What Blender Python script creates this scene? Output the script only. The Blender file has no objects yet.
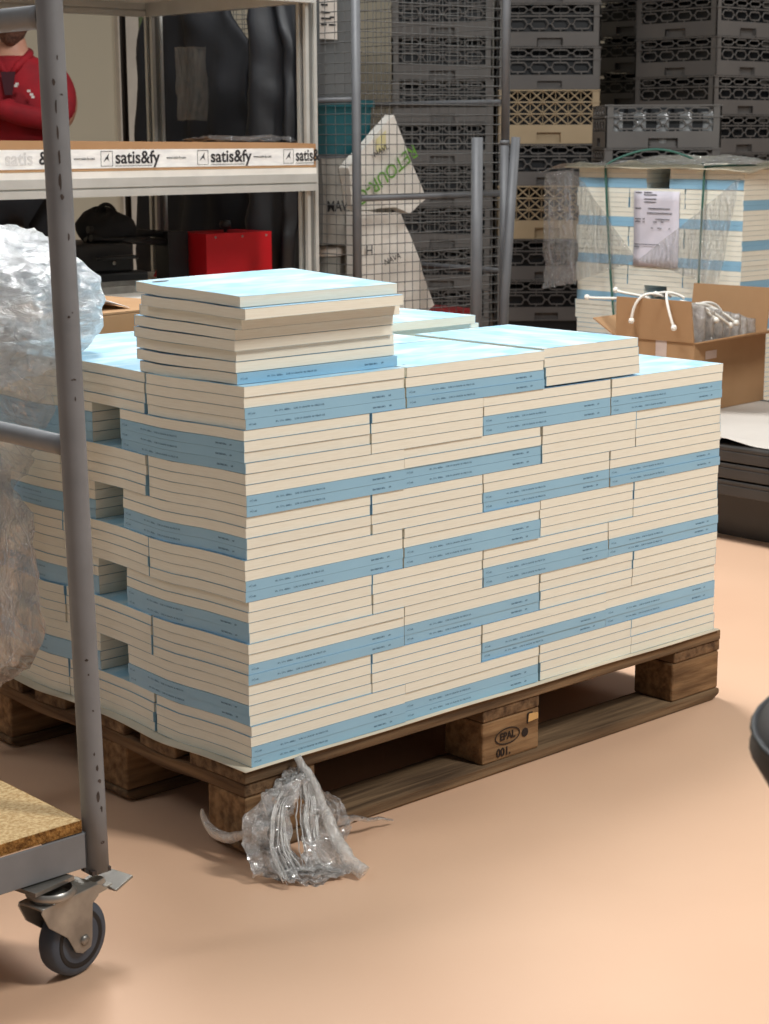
import bpy, math, random
from mathutils import Vector, Matrix, noise
from math import sin, cos, pi, radians as R
random.seed(7)
scn = bpy.context.scene
col = scn.collection
V = Vector

# ------------------------------------------------------------------ helpers
class MB:
    def __init__(s): s.v = []; s.f = []; s.sm = []
    def add(s, vs, fs, M=None, smooth=False):
        n = len(s.v)
        for p in vs:
            p = V(p)
            s.v.append(M @ p if M is not None else p)
        for f in fs: s.f.append([i + n for i in f]); s.sm.append(smooth)
        return s
    def box(s, c, d, M=None):
        x, y, z = c; a, b, e = d[0] / 2, d[1] / 2, d[2] / 2
        vs = [(x + i * a, y + j * b, z + k * e) for i in (-1, 1) for j in (-1, 1) for k in (-1, 1)]
        fs = [(0, 1, 3, 2), (4, 6, 7, 5), (0, 4, 5, 1), (2, 3, 7, 6), (0, 2, 6, 4), (1, 5, 7, 3)]
        return s.add(vs, fs, M)
    def bb(s, x0, x1, y0, y1, z0, z1, M=None):
        return s.box(((x0 + x1) / 2, (y0 + y1) / 2, (z0 + z1) / 2), (x1 - x0, y1 - y0, z1 - z0), M)
    def prism(s, pts, axis, a, b, M=None):          # polygon pts (2-D) extruded along axis from a to b
        n = len(pts)
        def mk(p, t):
            return {0: (t, p[0], p[1]), 1: (p[0], t, p[1]), 2: (p[0], p[1], t)}[axis]
        vs = [mk(p, a) for p in pts] + [mk(p, b) for p in pts]
        fs = [tuple(range(n))[::-1], tuple(range(n, 2 * n))] + [(i, (i + 1) % n, n + (i + 1) % n, n + i) for i in range(n)]
        return s.add(vs, fs, M)
    def tube(s, path, r, n=10, caps=True, M=None, closed=False):
        path = [V(p) for p in path]; m = len(path)
        rr = r if isinstance(r, (list, tuple)) else [r] * m
        up = None; vs = []
        for i, p in enumerate(path):
            if closed: t = path[(i + 1) % m] - path[i - 1]
            else: t = path[min(i + 1, m - 1)] - path[max(i - 1, 0)]
            if t.length < 1e-9: t = V((0, 0, 1))
            t.normalize()
            if up is None:
                up = V((0, 0, 1)) if abs(t.z) < .9 else V((1, 0, 0))
            a = t.cross(up)
            if a.length < 1e-6: a = t.cross(V((0, 1, 0)))
            a.normalize(); b = a.cross(t).normalized(); up = b
            for k in range(n):
                q = 2 * pi * k / n
                vs.append(p + (a * cos(q) + b * sin(q)) * rr[i])
        fs = []
        for i in range(m if closed else m - 1):
            j = (i + 1) % m
            for k in range(n):
                fs.append((i * n + k, i * n + (k + 1) % n, j * n + (k + 1) % n, j * n + k))
        base = len(s.v)
        s.add(vs, fs, M, True)
        if caps and not closed:
            for off, rev in ((0, False), ((m - 1) * n, True)):
                f = [base + off + k for k in range(n)]
                s.f.append(f[::-1] if not rev else f); s.sm.append(False)
        return s
    def lathe(s, prof, n=28, M=None, smooth=True):   # prof (r,z)
        vs = []; fs = []; m = len(prof)
        for r_, z in prof:
            for k in range(n):
                q = 2 * pi * k / n; vs.append((r_ * cos(q), r_ * sin(q), z))
        for i in range(m - 1):
            for k in range(n):
                fs.append((i * n + k, i * n + (k + 1) % n, (i + 1) * n + (k + 1) % n, (i + 1) * n + k))
        return s.add(vs, fs, M, smooth)
    def grid(s, fn, nu, nv, smooth=True, M=None):
        vs = [fn(i / nu, j / nv) for j in range(nv + 1) for i in range(nu + 1)]
        fs = [(j * (nu + 1) + i, j * (nu + 1) + i + 1, (j + 1) * (nu + 1) + i + 1, (j + 1) * (nu + 1) + i) for j in range(nv) for i in range(nu)]
        return s.add(vs, fs, M, smooth)
    def build(s, name, mat, parent=None, loc=None, fix=False):
        me = bpy.data.meshes.new(name)
        me.from_pydata([tuple(p) for p in s.v], [], s.f)
        me.polygons.foreach_set('use_smooth', s.sm)
        me.update()
        if fix:
            import bmesh
            b = bmesh.new(); b.from_mesh(me); bmesh.ops.recalc_face_normals(b, faces=b.faces); b.to_mesh(me); b.free()
        o = bpy.data.objects.new(name, me); col.objects.link(o)
        if mat: me.materials.append(mat)
        if parent: o.parent = parent
        if loc: o.location = loc
        return o

def bevel(o, w=.002, seg=2):
    m = o.modifiers.new('bevel', 'BEVEL'); m.width = w; m.segments = seg; m.limit_method = 'ANGLE'; return o
def solid(o, t):
    m = o.modifiers.new('thick', 'SOLIDIFY'); m.thickness = t; m.offset = 0; return o
def tag(o, label=None, cat=None, group=None, kind=None):
    if label: o['label'] = label
    if cat: o['category'] = cat
    if group: o['group'] = group
    if kind: o['kind'] = kind
    return o
def empty(name, loc=(0, 0, 0), rz=0, label=None, cat=None, group=None):
    o = bpy.data.objects.new(name, None); col.objects.link(o)
    o.empty_display_size = .1; o.location = loc; o.rotation_euler = (0, 0, rz)
    return tag(o, label, cat, group)
def copy_tree(o, parent=None):
    c = o.copy(); col.objects.link(c)
    if parent: c.parent = parent
    for ch in o.children: copy_tree(ch, c)
    return c
def text_mesh(txt, size, name, mat, parent, loc, rot=(pi / 2, 0, 0), extrude=.0003, bold=0.0, align='LEFT', sx=1):
    cu = bpy.data.curves.new('t', 'FONT'); cu.body = txt; cu.size = size; cu.extrude = extrude; cu.offset = bold
    cu.align_x = align; cu.align_y = 'CENTER'
    t = bpy.data.objects.new('t', cu); col.objects.link(t)
    bpy.context.view_layer.update()
    me = bpy.data.meshes.new_from_object(t.evaluated_get(bpy.context.evaluated_depsgraph_get()))
    bpy.data.objects.remove(t); bpy.data.curves.remove(cu)
    me.materials.clear(); me.materials.append(mat)
    o = bpy.data.objects.new(name, me); col.objects.link(o)
    if parent: o.parent = parent
    o.location = loc; o.rotation_euler = rot; o.scale = (sx, 1, 1)
    return o

# ------------------------------------------------------------------ materials
def lin(c):
    return tuple(((x / 255) / 12.92 if x / 255 <= .04045 else ((x / 255 + .055) / 1.055) ** 2.4) for x in c) + (1,)
def mat(name, rgb, rough=.6, metal=0, rgb2=None, scale=8, stretch=(1, 1, 1), bump=0, bscale=None, detail=4, rand=0, coat=0, spec=.5, contrast=(.35, .65)):
    m = bpy.data.materials.new(name); m.use_nodes = True; nt = m.node_tree; N = nt.nodes; L = nt.links
    b = N['Principled BSDF']; b.inputs['Roughness'].default_value = rough; b.inputs['Metallic'].default_value = metal
    b.inputs['Specular IOR Level'].default_value = spec; b.inputs['Coat Weight'].default_value = coat
    tc = N.new('ShaderNodeTexCoord'); mp = N.new('ShaderNodeMapping'); mp.inputs['Scale'].default_value = stretch
    L.new(tc.outputs['Object'], mp.inputs['Vector'])
    nz = N.new('ShaderNodeTexNoise'); nz.inputs['Scale'].default_value = scale; nz.inputs['Detail'].default_value = detail
    L.new(mp.outputs[0], nz.inputs['Vector'])
    cr = N.new('ShaderNodeValToRGB'); cr.color_ramp.elements[0].position = contrast[0]; cr.color_ramp.elements[1].position = contrast[1]
    cr.color_ramp.elements[0].color = lin(rgb2 if rgb2 else [x * .93 for x in rgb]); cr.color_ramp.elements[1].color = lin(rgb)
    L.new(nz.outputs['Fac'], cr.inputs[0]); out = cr.outputs[0]
    if rand:
        oi = N.new('ShaderNodeObjectInfo'); hs = N.new('ShaderNodeHueSaturation'); mr = N.new('ShaderNodeMapRange')
        mr.inputs['To Min'].default_value = 1 - rand; mr.inputs['To Max'].default_value = 1 + rand * .6
        L.new(oi.outputs['Random'], mr.inputs['Value']); L.new(mr.outputs[0], hs.inputs['Value']); L.new(out, hs.inputs['Color']); out = hs.outputs[0]
    L.new(out, b.inputs['Base Color'])
    if bump:
        n2 = N.new('ShaderNodeTexNoise'); n2.inputs['Scale'].default_value = bscale or scale * 2; n2.inputs['Detail'].default_value = 5
        L.new(mp.outputs[0], n2.inputs['Vector'])
        bp = N.new('ShaderNodeBump'); bp.inputs['Strength'].default_value = bump; bp.inputs['Distance'].default_value = .01
        L.new(n2.outputs['Fac'], bp.inputs['Height']); L.new(bp.outputs[0], b.inputs['Normal'])
    return m

def film_mat(name, white=.35, gl=.5, scale=14, stretch=(1, 1, 1), tint=(235, 240, 245), rough=.16, bumpd=.02, thr=(.45, .75)):
    m = bpy.data.materials.new(name); m.use_nodes = True; nt = m.node_tree; N = nt.nodes; L = nt.links
    N.remove(N['Principled BSDF']); out = N['Material Output']
    tc = N.new('ShaderNodeTexCoord'); mp = N.new('ShaderNodeMapping'); mp.inputs['Scale'].default_value = stretch; L.new(tc.outputs['Object'], mp.inputs[0])
    nz = N.new('ShaderNodeTexNoise'); nz.inputs['Scale'].default_value = scale; nz.inputs['Detail'].default_value = 7; nz.inputs['Roughness'].default_value = .62
    nz.inputs['Distortion'].default_value = 1.2; L.new(mp.outputs[0], nz.inputs['Vector'])
    bp = N.new('ShaderNodeBump'); bp.inputs['Strength'].default_value = 1; bp.inputs['Distance'].default_value = bumpd; L.new(nz.outputs['Fac'], bp.inputs['Height'])
    tr = N.new('ShaderNodeBsdfTransparent'); tr.inputs[0].default_value = (.97, .98, .98, 1)
    g = N.new('ShaderNodeBsdfGlossy'); g.inputs['Roughness'].default_value = rough; g.inputs['Color'].default_value = (1, 1, 1, 1); L.new(bp.outputs[0], g.inputs['Normal'])
    d = N.new('ShaderNodeBsdfDiffuse'); d.inputs[0].default_value = lin(tint); L.new(bp.outputs[0], d.inputs['Normal'])
    tl = N.new('ShaderNodeBsdfTranslucent'); tl.inputs[0].default_value = lin(tint)
    m1 = N.new('ShaderNodeMixShader'); m1.inputs[0].default_value = .4; L.new(d.outputs[0], m1.inputs[1]); L.new(tl.outputs[0], m1.inputs[2])
    mr = N.new('ShaderNodeMapRange'); mr.inputs['From Min'].default_value = thr[0]; mr.inputs['From Max'].default_value = thr[1]
    mr.inputs['To Min'].default_value = white * .45; mr.inputs['To Max'].default_value = min(1, white * 2.0); L.new(nz.outputs['Fac'], mr.inputs['Value'])
    m2 = N.new('ShaderNodeMixShader'); L.new(mr.outputs[0], m2.inputs[0]); L.new(tr.outputs[0], m2.inputs[1]); L.new(m1.outputs[0], m2.inputs[2])
    fr = N.new('ShaderNodeFresnel'); fr.inputs[0].default_value = 1.5; L.new(bp.outputs[0], fr.inputs['Normal'])
    ml = N.new('ShaderNodeMath'); ml.operation = 'MULTIPLY_ADD'; ml.inputs[1].default_value = gl; ml.inputs[2].default_value = gl * .12; L.new(fr.outputs[0], ml.inputs[0]); ml.use_clamp = True
    m3 = N.new('ShaderNodeMixShader'); L.new(ml.outputs[0], m3.inputs[0]); L.new(m2.outputs[0], m3.inputs[1]); L.new(g.outputs[0], m3.inputs[2])
    L.new(m3.outputs[0], out.inputs['Surface']); return m

M_floor = mat('floor_epoxy', (222, 183, 152), .5, rgb2=(215, 174, 143), scale=1.3, bump=.04, bscale=60)
M_page = mat('book_pages', (243, 241, 226), .85, rgb2=(238, 234, 217), scale=30, stretch=(1, 1, 25), rand=.03, spec=.1)
M_cover = mat('book_cover_blue', (150, 196, 222), .38, rgb2=(146, 191, 217), scale=5, rand=.03)
def top_mat():
    m = bpy.data.materials.new('book_cover_front'); m.use_nodes = True; N = m.node_tree.nodes; L = m.node_tree.links; b = N['Principled BSDF']
    b.inputs['Roughness'].default_value = .3
    tc = N.new('ShaderNodeTexCoord'); mp = N.new('ShaderNodeMapping'); mp.inputs['Scale'].default_value = (3, 9, 1); L.new(tc.outputs['Object'], mp.inputs[0])
    nz = N.new('ShaderNodeTexNoise'); nz.inputs['Scale'].default_value = 2.2; nz.inputs['Detail'].default_value = 3; nz.inputs['Distortion'].default_value = .8
    L.new(mp.outputs[0], nz.inputs['Vector'])
    cr = N.new('ShaderNodeValToRGB'); e = cr.color_ramp.elements
    e[0].position = .38; e[0].color = lin((168, 218, 242)); e[1].position = .6; e[1].color = lin((220, 242, 250))
    L.new(nz.outputs['Fac'], cr.inputs[0]); L.new(cr.outputs[0], b.inputs['Base Color']); return m
M_top = top_mat()
M_ink = mat('navy_ink', (96, 136, 166), .6)
M_edge = mat('cut_cover_edge', (176, 168, 150), .8)
M_dark = mat('dark_ink', (35, 35, 38), .6)
M_wood = mat('pallet_wood', (138, 112, 84), .85, rgb2=(84, 66, 50), scale=9, stretch=(.35, 6, 6), bump=.5, bscale=16, detail=8, rand=.12, spec=.15)
M_woody = mat('pallet_wood_cross', (134, 106, 78), .85, rgb2=(80, 60, 44), scale=9, stretch=(6, .35, 6), bump=.5, bscale=16, detail=8, rand=.12, spec=.15)
M_block = mat('pallet_block_wood', (152, 120, 86), .85, rgb2=(106, 80, 56), scale=12, stretch=(.6, 5, 5), bump=.4, bscale=18, detail=8, rand=.15, spec=.15)
M_tube = mat('grey_painted_steel', (124, 125, 127), .5, rgb2=(114, 115, 117), scale=14, bump=.05)
M_tubed = mat('dark_grey_steel', (98, 99, 101), .5, rgb2=(90, 91, 93), scale=14)
M_chip = mat('chipped_dark_steel', (74, 62, 56), .7, rgb2=(50, 42, 38), scale=60)
M_galv = mat('galvanised_steel', (176, 172, 164), .38, .75, rgb2=(140, 136, 130), scale=20)
M_wire = mat('zinc_wire', (112, 112, 110), .5, .4)
M_osb = mat('particle_board', (196, 170, 126), .8, rgb2=(160, 128, 84), scale=190, bump=.3, detail=6, spec=.2)
M_osbe = mat('particle_board_edge', (176, 130, 72), .9, rgb2=(104, 70, 34), scale=150, bump=.6, detail=6, spec=.2)
M_rubber = mat('grey_blue_rubber', (70, 80, 92), .5, rgb2=(58, 66, 78), scale=30)
M_rubd = mat('black_rubber', (24, 24, 26), .55, rgb2=(18, 18, 20), scale=30)
M_alu = mat('aluminium_profile', (196, 196, 190), .4, .25, rgb2=(186, 186, 180), scale=12)
M_alud = mat('aluminium_groove', (120, 120, 116), .5, .2)
M_white = mat('white_board', (232, 230, 222), .55)
M_card = mat('brown_cardboard', (172, 136, 100), .85, rgb2=(164, 128, 93), scale=6, spec=.15)
M_cardd = mat('dark_cardboard', (150, 116, 80), .85, rgb2=(142, 108, 74), scale=6, spec=.15)
M_tape = mat('white_tape', (240, 240, 236), .4, rgb2=(222, 222, 220), scale=20, stretch=(1, 1, 4))
M_blk = mat('black_cloth', (15, 16, 21), .8, rgb2=(10, 11, 15), scale=6, bump=.1)
M_blks = mat('black_glossy_cloth', (15, 16, 20), .48, rgb2=(18, 20, 25), scale=6, bump=.25, bscale=7)
M_blkp = mat('black_plastic', (30, 30, 31), .5, rgb2=(24, 24, 25), scale=12)
M_red = mat('red_painted_metal', (205, 22, 34), .4, rgb2=(196, 18, 30), scale=6)
M_jac = mat('red_jacket_cloth', (160, 8, 26), .8, rgb2=(128, 4, 20), scale=9, bump=.3, bscale=14)
M_jacd = mat('dark_red_lining', (62, 8, 22), .8)
M_skin = mat('skin', (196, 146, 120), .55, rgb2=(184, 130, 106), scale=20)
M_beard = mat('beard_hair', (120, 84, 66), .8, rgb2=(70, 46, 36), scale=80)
M_wall = mat('painted_wall', (196, 186, 164), .8, rgb2=(190, 180, 158), scale=1.2)
M_wallg = mat('pale_grey_trim', (206, 196, 182), .7)
M_green = mat('dark_green_trim', (92, 106, 66), .6)
M_rack = mat('grey_rack_plastic', (112, 108, 104), .55, rgb2=(106, 102, 99), scale=6, rand=.06)
M_tan = mat('tan_rack_plastic', (196, 174, 140), .55, rgb2=(188, 166, 132), scale=6, rand=.05)
M_inner = mat('rack_inner_shade', (30, 33, 37), .4)  # dark tone puts the shade inside the racks into the colour
M_pal = mat('black_pallet_plastic', (58, 56, 54), .45, rgb2=(50, 48, 46), scale=10)
M_paper = mat('pale_paper', (204, 196, 186), .8, rgb2=(196, 188, 178), scale=5)
M_label = mat('lilac_white_label', (226, 222, 232), .7)
M_cord = mat('white_cord', (244, 240, 230), .8)
M_strap = mat('green_strap', (52, 100, 86), .5)
M_teal = mat('teal_plastic', (22, 84, 92), .5)
M_teall = mat('pale_teal_plastic', (88, 116, 118), .5)
M_grbin = mat('grey_bin_plastic', (98, 100, 100), .55, rgb2=(90, 92, 92), scale=4)
M_sack = mat('white_paper_sack', (232, 226, 216), .8, rgb2=(214, 208, 198), scale=7, bump=.5, bscale=10)
M_sackg = mat('grey_paper_sack', (150, 146, 138), .8, rgb2=(138, 134, 126), scale=7, bump=.5, bscale=10)
M_gtext = mat('green_print', (106, 158, 62), .7)
M_yel = mat('yellow_patch', (222, 212, 160), .8)
M_film = film_mat('stretch_film_bundle', white=.8, gl=.5, scale=20, stretch=(1.0, 1.0, 3.0), bumpd=.03, rough=.3, tint=(225, 228, 230))
M_film2 = film_mat('stretch_film_hanging', white=.3, gl=1.1, scale=22, stretch=(1, 1.6, .5), bumpd=.04, rough=.16, thr=(.5, .72))
M_film3 = film_mat('stretch_film_wrap', white=.22, gl=.45, scale=10, stretch=(1, 3, .8), bumpd=.02, rough=.2)
M_film4 = film_mat('stretch_film_crumpled', white=.8, gl=.8, scale=32, bumpd=.02, tint=(255, 252, 248))
M_filmrope = film_mat('stretch_film_rope', white=.75, gl=.4, scale=26, bumpd=.01, tint=(255, 253, 250))
M_bag = film_mat('clear_bag', white=.95, gl=.6, scale=20, bumpd=.02, tint=(226, 218, 210))
def glass_mat():
    m = bpy.data.materials.new('drinking_glass'); m.use_nodes = True; b = m.node_tree.nodes['Principled BSDF']
    b.inputs['Transmission Weight'].default_value = .7; b.inputs['Roughness'].default_value = .05; b.inputs['Base Color'].default_value = (.95, .97, .97, 1); return m
M_glass = glass_mat()

# ------------------------------------------------------------------ setting
o = MB().bb(-6, 9, -6, 7, -.05, 0).build('floor', M_floor); tag(o, kind='structure')
o = MB().bb(-6, 9, 5.6, 5.75, 0, 4).build('wall_back', M_wall); tag(o, kind='structure')
o = MB().bb(7.6, 7.75, -6, 5.6, 0, 4).build('wall_right', mat('dark_wall', (92, 90, 86), .8)); tag(o, kind='structure')
o = MB().bb(3.6, 3.725, 5.57, 5.6, 0, 4).build('trim_1', M_wallg); tag(o, kind='structure')
o = MB().bb(3.725, 3.78, 5.56, 5.6, 0, 4).build('trim_2', M_green); tag(o, kind='structure')

# ------------------------------------------------------------------ wooden pallets
def sagf(x, y, z):
    a = math.exp(-max(x, 0) / .16)
    s = -.008 * math.exp(-((y - .22) / .085) ** 2) * a - .006 * math.exp(-((y - .60) / .08) ** 2) * a
    s *= max(.45, 1 - (z - .14) * .9)
    return s
def board(x0, x1, y0, y1, z0, z1, nx, ny):
    w = MB(); P = []
    for k in (z0, z1):
        for j in range(ny + 1):
            for i in range(nx + 1):
                x = x0 + (x1 - x0) * i / nx; y = y0 + (y1 - y0) * j / ny; P.append((x, y, k + sagf(x, y, .12)))
    s_ = (nx + 1) * (ny + 1); I = lambda i, j, k: k * s_ + j * (nx + 1) + i; F = []
    for j in range(ny):
        for i in range(nx): F += [(I(i, j, 0), I(i, j + 1, 0), I(i + 1, j + 1, 0), I(i + 1, j, 0)), (I(i, j, 1), I(i + 1, j, 1), I(i + 1, j + 1, 1), I(i, j + 1, 1))]
    for i in range(nx): F += [(I(i, 0, 0), I(i + 1, 0, 0), I(i + 1, 0, 1), I(i, 0, 1)), (I(i, ny, 0), I(i, ny, 1), I(i + 1, ny, 1), I(i + 1, ny, 0))]
    for j in range(ny): F += [(I(0, j, 0), I(0, j, 1), I(0, j + 1, 1), I(0, j + 1, 0)), (I(nx, j, 0), I(nx, j + 1, 0), I(nx, j + 1, 1), I(nx, j, 1))]
    return w.add(P, F)
def make_pallet(label, nm='wooden_pallet'):
    t = empty(nm, (0, 0, 0), 0, label, 'pallet')
    ys = [(0, .145), (.18625, .28625), (.3275, .4725), (.51375, .61375), (.655, .8)]
    for i, (a, b) in enumerate(ys):
        w = board(.002 * (i % 2), 1.2 - .003 * ((i + 1) % 2), a, b, .1222, .144, 24, 6); bevel(w.build('deck_board', M_wood, t), .003)
    for x in (0, .5275, 1.055):
        w = board(x + .001, x + .144, .003, .797, .1, .122, 3, 30); bevel(w.build('cross_board', M_woody, t), .003)
    bl = None
    for x in (.002, .5275, 1.053):
        for (a, b) in ((.004, .1), (.3275, .4725), (.7, .796)):
            w = MB().bb(x, x + .145, a, b, .022, .0998); bb = bevel(w.build('block', M_block, t), .004)
            if x > .3 and x < .6 and a < .1: bl = bb
    for (a, b) in ((0, .1), (.3275, .4725), (.7, .8)):
        pts = [(.022, 0), (1.178, 0), (1.2, .01), (1.2, .0218), (0, .0218), (0, .01)]
        w = MB().prism(pts, 1, a, b); bevel(w.build('runner_board', M_wood, t), .004)
    return t, bl
pal, blk = make_pallet('worn brown wooden pallet under the unwrapped stack of books')
M_brand = mat('burnt_brand', (44, 30, 22), .9)
st = MB()
cx, cz, n = .5275 + .062, .064, 28
for a in range(n):
    q0, q1 = 2 * pi * a / n, 2 * pi * (a + 1) / n
    ps = [(cx + rx * cos(q), .0027, cz + rz * sin(q)) for q in (q0, q1) for rx, rz in ((.032, .0155), (.0295, .0133))]
    st.add([ps[0], ps[1], ps[3], ps[2]], [(0, 1, 2, 3)])
st.build('oval_brand_mark', M_brand, blk)
text_mesh('EPAL', .019, 'lettering', M_brand, blk, (cx, .0028, cz), bold=.0004, align='CENTER', sx=.95)
text_mesh('001.', .021, 'lettering', M_brand, blk, (cx - .028, .0028, cz - .028), bold=.0004)
st = MB().lathe([(0, 0), (.0085, 0)], 16, Matrix.Translation((cx + .045, .0029, cz - .004)) @ Matrix.Rotation(pi / 2, 4, 'X')); st.build('round_brand_mark', M_brand, blk)
st = MB().bb(cx + .050, cx + .053, .0025, .003, .075, .094).bb(cx + .053, cx + .064, .0025, .003, .0925, .095); st.build('bracket_brand_mark', M_brand, blk)
tag(MB().prism([(cx + .052, .077), (cx + .079, .079), (cx + .0785, .090), (cx + .055, .0925)], 1, .0025, .0045).build('wood_chip_scar', mat('fresh_wood', (222, 176, 112), .8), blk), 'pale fresh wood scar')

# sheet between pallet and books
def sheet_fn(u, v):
    x = -.003 + u * 1.188; y = -.006 + v * .80
    z = .1450 + sagf(x, y, .12) + .0006 * (1 + sin(x * 17))
    return (x, y, z)
def wob(x, y, z, lay):
    g = sagf(x, y, max(.12, z - .03))
    g += .0006 * sin(y * 26 + lay * 1.7) * math.exp(-max(x, 0) / .1)
    return g
sh = MB().grid(sheet_fn, 60, 60); o = sh.build('separator_sheet', mat('cream_card_sheet', (226, 214, 190), .8)); solid(o, .0012)
tag(o, 'thin cream sheet of card between the pallet boards and lowest books', 'sheet')

# ------------------------------------------------------------------ books
H, W, T = .3255, .2525, .0165
ORD = ['first', 'second', 'third', 'fourth', 'fifth', 'sixth', 'seventh', 'eighth', 'ninth', 'tenth', 'eleventh', 'twelfth', 'thirteenth']
glyph_rng = random.Random(3)
def glyph_quads():
    """three groups of tiny letters on a spine: list of (x0,x1,z0,z1) along spine 0..H"""
    q = []
    def word(x, n, w=.0021, h=.0030, z=.0068):
        for _ in range(n):
            k = glyph_rng.randint(0, 3)
            q.append((x, x + .0006, z, z + h * glyph_rng.choice((1, 1, .75))))
            if k in (0, 2): q.append((x + w * .6, x + w * .6 + .0006, z, z + h * .8))
            if k in (1, 2): q.append((x, x + w * .75, z + h * .42, z + h * .42 + .0007))
            if k in (0, 3): q.append((x, x + w * .75, z, z + .0007))
            x += w
        return x
    x = word(.006, 2); q.append((x + .0008, x + .0013, .0058, .0108)); word(x + .003, 3)
    x = .057
    for n in (3, 4, 6): x = word(x, n) + .002
    x += .004
    for n in (4, 2, 8, 2, 6, 3): x = word(x, n) + .0018
    x = .255
    for n in (4, 6, 5): x = word(x, n, .0017, .003, .0066) + .0012
    word(x + .006, 3, .002)
    return q
GQ = glyph_quads()
def make_book(x0, y0, z0, rot, label, group, lettering=True, nx=6, ny=4, warp=True, lay=0, jit=.0011, top=False, yaw=0, name='book', T=T, mark=(.9, .8, .004), tilt=0):
    """footprint corner (x0,y0); rot 0: spine on the -y side, long along x; 90: spine on -x side, long along y
       180 / 270: spine on the far side"""
    jx, jy = random.uniform(-jit, jit), random.uniform(-jit, jit)
    lx, ly = (H, W) if rot in (0, 180) else (W, H)
    cxx, cyy = x0 + lx / 2 + jx, y0 + ly / 2 + jy
    ang = {0: 0, 180: pi, 90: -pi / 2, 270: pi / 2}[rot] + yaw + random.uniform(-.002, .002)
    e = empty(name, (cxx, cyy, z0), ang, label, 'book', group)
    ca, sa = cos(ang), sin(ang)
    def wz(p):
        if not warp: return p
        wx, wy = cxx + ca * p[0] - sa * p[1], cyy + sa * p[0] + ca * p[1]
        return (p[0], p[1], p[2] + wob(wx, wy, z0, lay) + tilt * max(0, wy - .03))
    def slab(m, xa, xb, ya, yb, za, zb):
        n0 = len(m.v)
        for k in (za, zb):
            for j in range(ny + 1):
                for i in range(nx + 1):
                    m.v.append(V(wz((xa + (xb - xa) * i / nx, ya + (yb - ya) * j / ny, k))))
        s = (nx + 1) * (ny + 1); idx = lambda i, j, k: n0 + k * s + j * (nx + 1) + i
        for j in range(ny):
            for i in range(nx):
                m.f.append([idx(i, j, 0), idx(i, j + 1, 0), idx(i + 1, j + 1, 0), idx(i + 1, j, 0)])
                m.f.append([idx(i, j, 1), idx(i + 1, j, 1), idx(i + 1, j + 1, 1), idx(i, j + 1, 1)])
        for i in range(nx):
            m.f.append([idx(i, 0, 0), idx(i + 1, 0, 0), idx(i + 1, 0, 1), idx(i, 0, 1)])
            m.f.append([idx(i, ny, 0), idx(i, ny, 1), idx(i + 1, ny, 1), idx(i + 1, ny, 0)])
        for j in range(ny):
            m.f.append([idx(0, j, 0), idx(0, j, 1), idx(0, j + 1, 1), idx(0, j + 1, 0)])
            m.f.append([idx(nx, j, 0), idx(nx, j + 1, 0), idx(nx, j + 1, 1), idx(nx, j, 1)])
        m.sm += [False] * (len(m.f) - len(m.sm))
    hx, hy = H / 2, W / 2
    pg = MB(); slab(pg, -hx + .0004, hx - .0004, -hy + .0004, hy - .0004, .0003, T - .0006)
    pg.build('page_block', M_page, e)
    cv = MB(); mi = []
    def edge_idx(n0):
        n_ = len(cv.f) - n0; flat = 2 * nx * ny; mi.extend([0] * flat + [1] * (n_ - flat))
    n0 = 0; slab(cv, -hx, hx, -hy, hy, .0001, .0003); edge_idx(n0); n0 = len(cv.f)
    slab(cv, -hx - .00005, hx + .00005, -hy - .0001, -hy + .00035, .0001, T - .0003); mi.extend([0] * (len(cv.f) - n0)); n0 = len(cv.f)
    if not top:
        slab(cv, -hx, hx, -hy, hy, T - .0006, T - .0003); edge_idx(n0)
    else:
        tp = MB(); slab(tp, -hx, hx, -hy, hy, T - .0006, T - .0003); c = tp.build('front_cover', M_top, e)
        mk = MB(); mk.grid(lambda u, v: wz((mark[0] * hx + mark[2] * u * cos(6.28 * v), mark[1] * hy + mark[2] * .4 * u * sin(6.28 * v), T + .0005)), 3, 16)
        mk.build('printed_mark', M_dark, c)
    co_ = cv.build('cover', M_cover, e); co_.data.materials.append(M_edge); co_.data.polygons.foreach_set('material_index', mi)
    if lettering:
        for nm_, lo, hi in (('spine_number', 0, .05), ('spine_title', .05, .24), ('spine_author', .24, 1)):
            lt = MB()
            for (a, b, c_, d) in GQ:
                if not lo <= a < hi: continue
                vs = [wz((-hx + p, -hy - .0003, q)) for p, q in ((a, c_), (b, c_), (b, d), (a, d))]
                lt.add(vs, [(0, 1, 2, 3)])
            lt.build(nm_, M_ink, e)
    return e

SLOT = ['lowest', 'second lowest', 'third', 'topmost']
X0, Y0, Z0 = .0165, .005, .1465
LAY = T * 4
GRP = 'blue books stacked on the open pallet'
def lay_positions(kind, gap=.085):
    """list of (x, y, rot, face, row, col) for a layer; rot is for spine outward"""
    P = []
    w, h = W + .0025, H + .0025
    if kind == 'A':
        for c in range(2):
            for r in range(3): P.append((X0 + c * h, Y0 + r * (w + .0018), 'x', r, c))
        for c in range(2):
            for r in range(2): P.append((X0 + 2 * h + .003 + c * (w - .001), Y0 + .002 + r * (H + gap), 'y', r, 2 + c))
    else:
        for c in range(2):
            for r in range(2): P.append((X0 + c * w, Y0 + r * (H + gap), 'y', r, c))
        for c in range(2):
            for r in range(3): P.append((X0 + 2 * w + .0015 + c * h, Y0 + .002 + r * (w + .0018), 'x', r, 2 + c))
    return P
RN3 = ['front', 'middle', 'rear']
def visible(kind, r, c):
    return r == 0 or c == 0
hide = []
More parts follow.
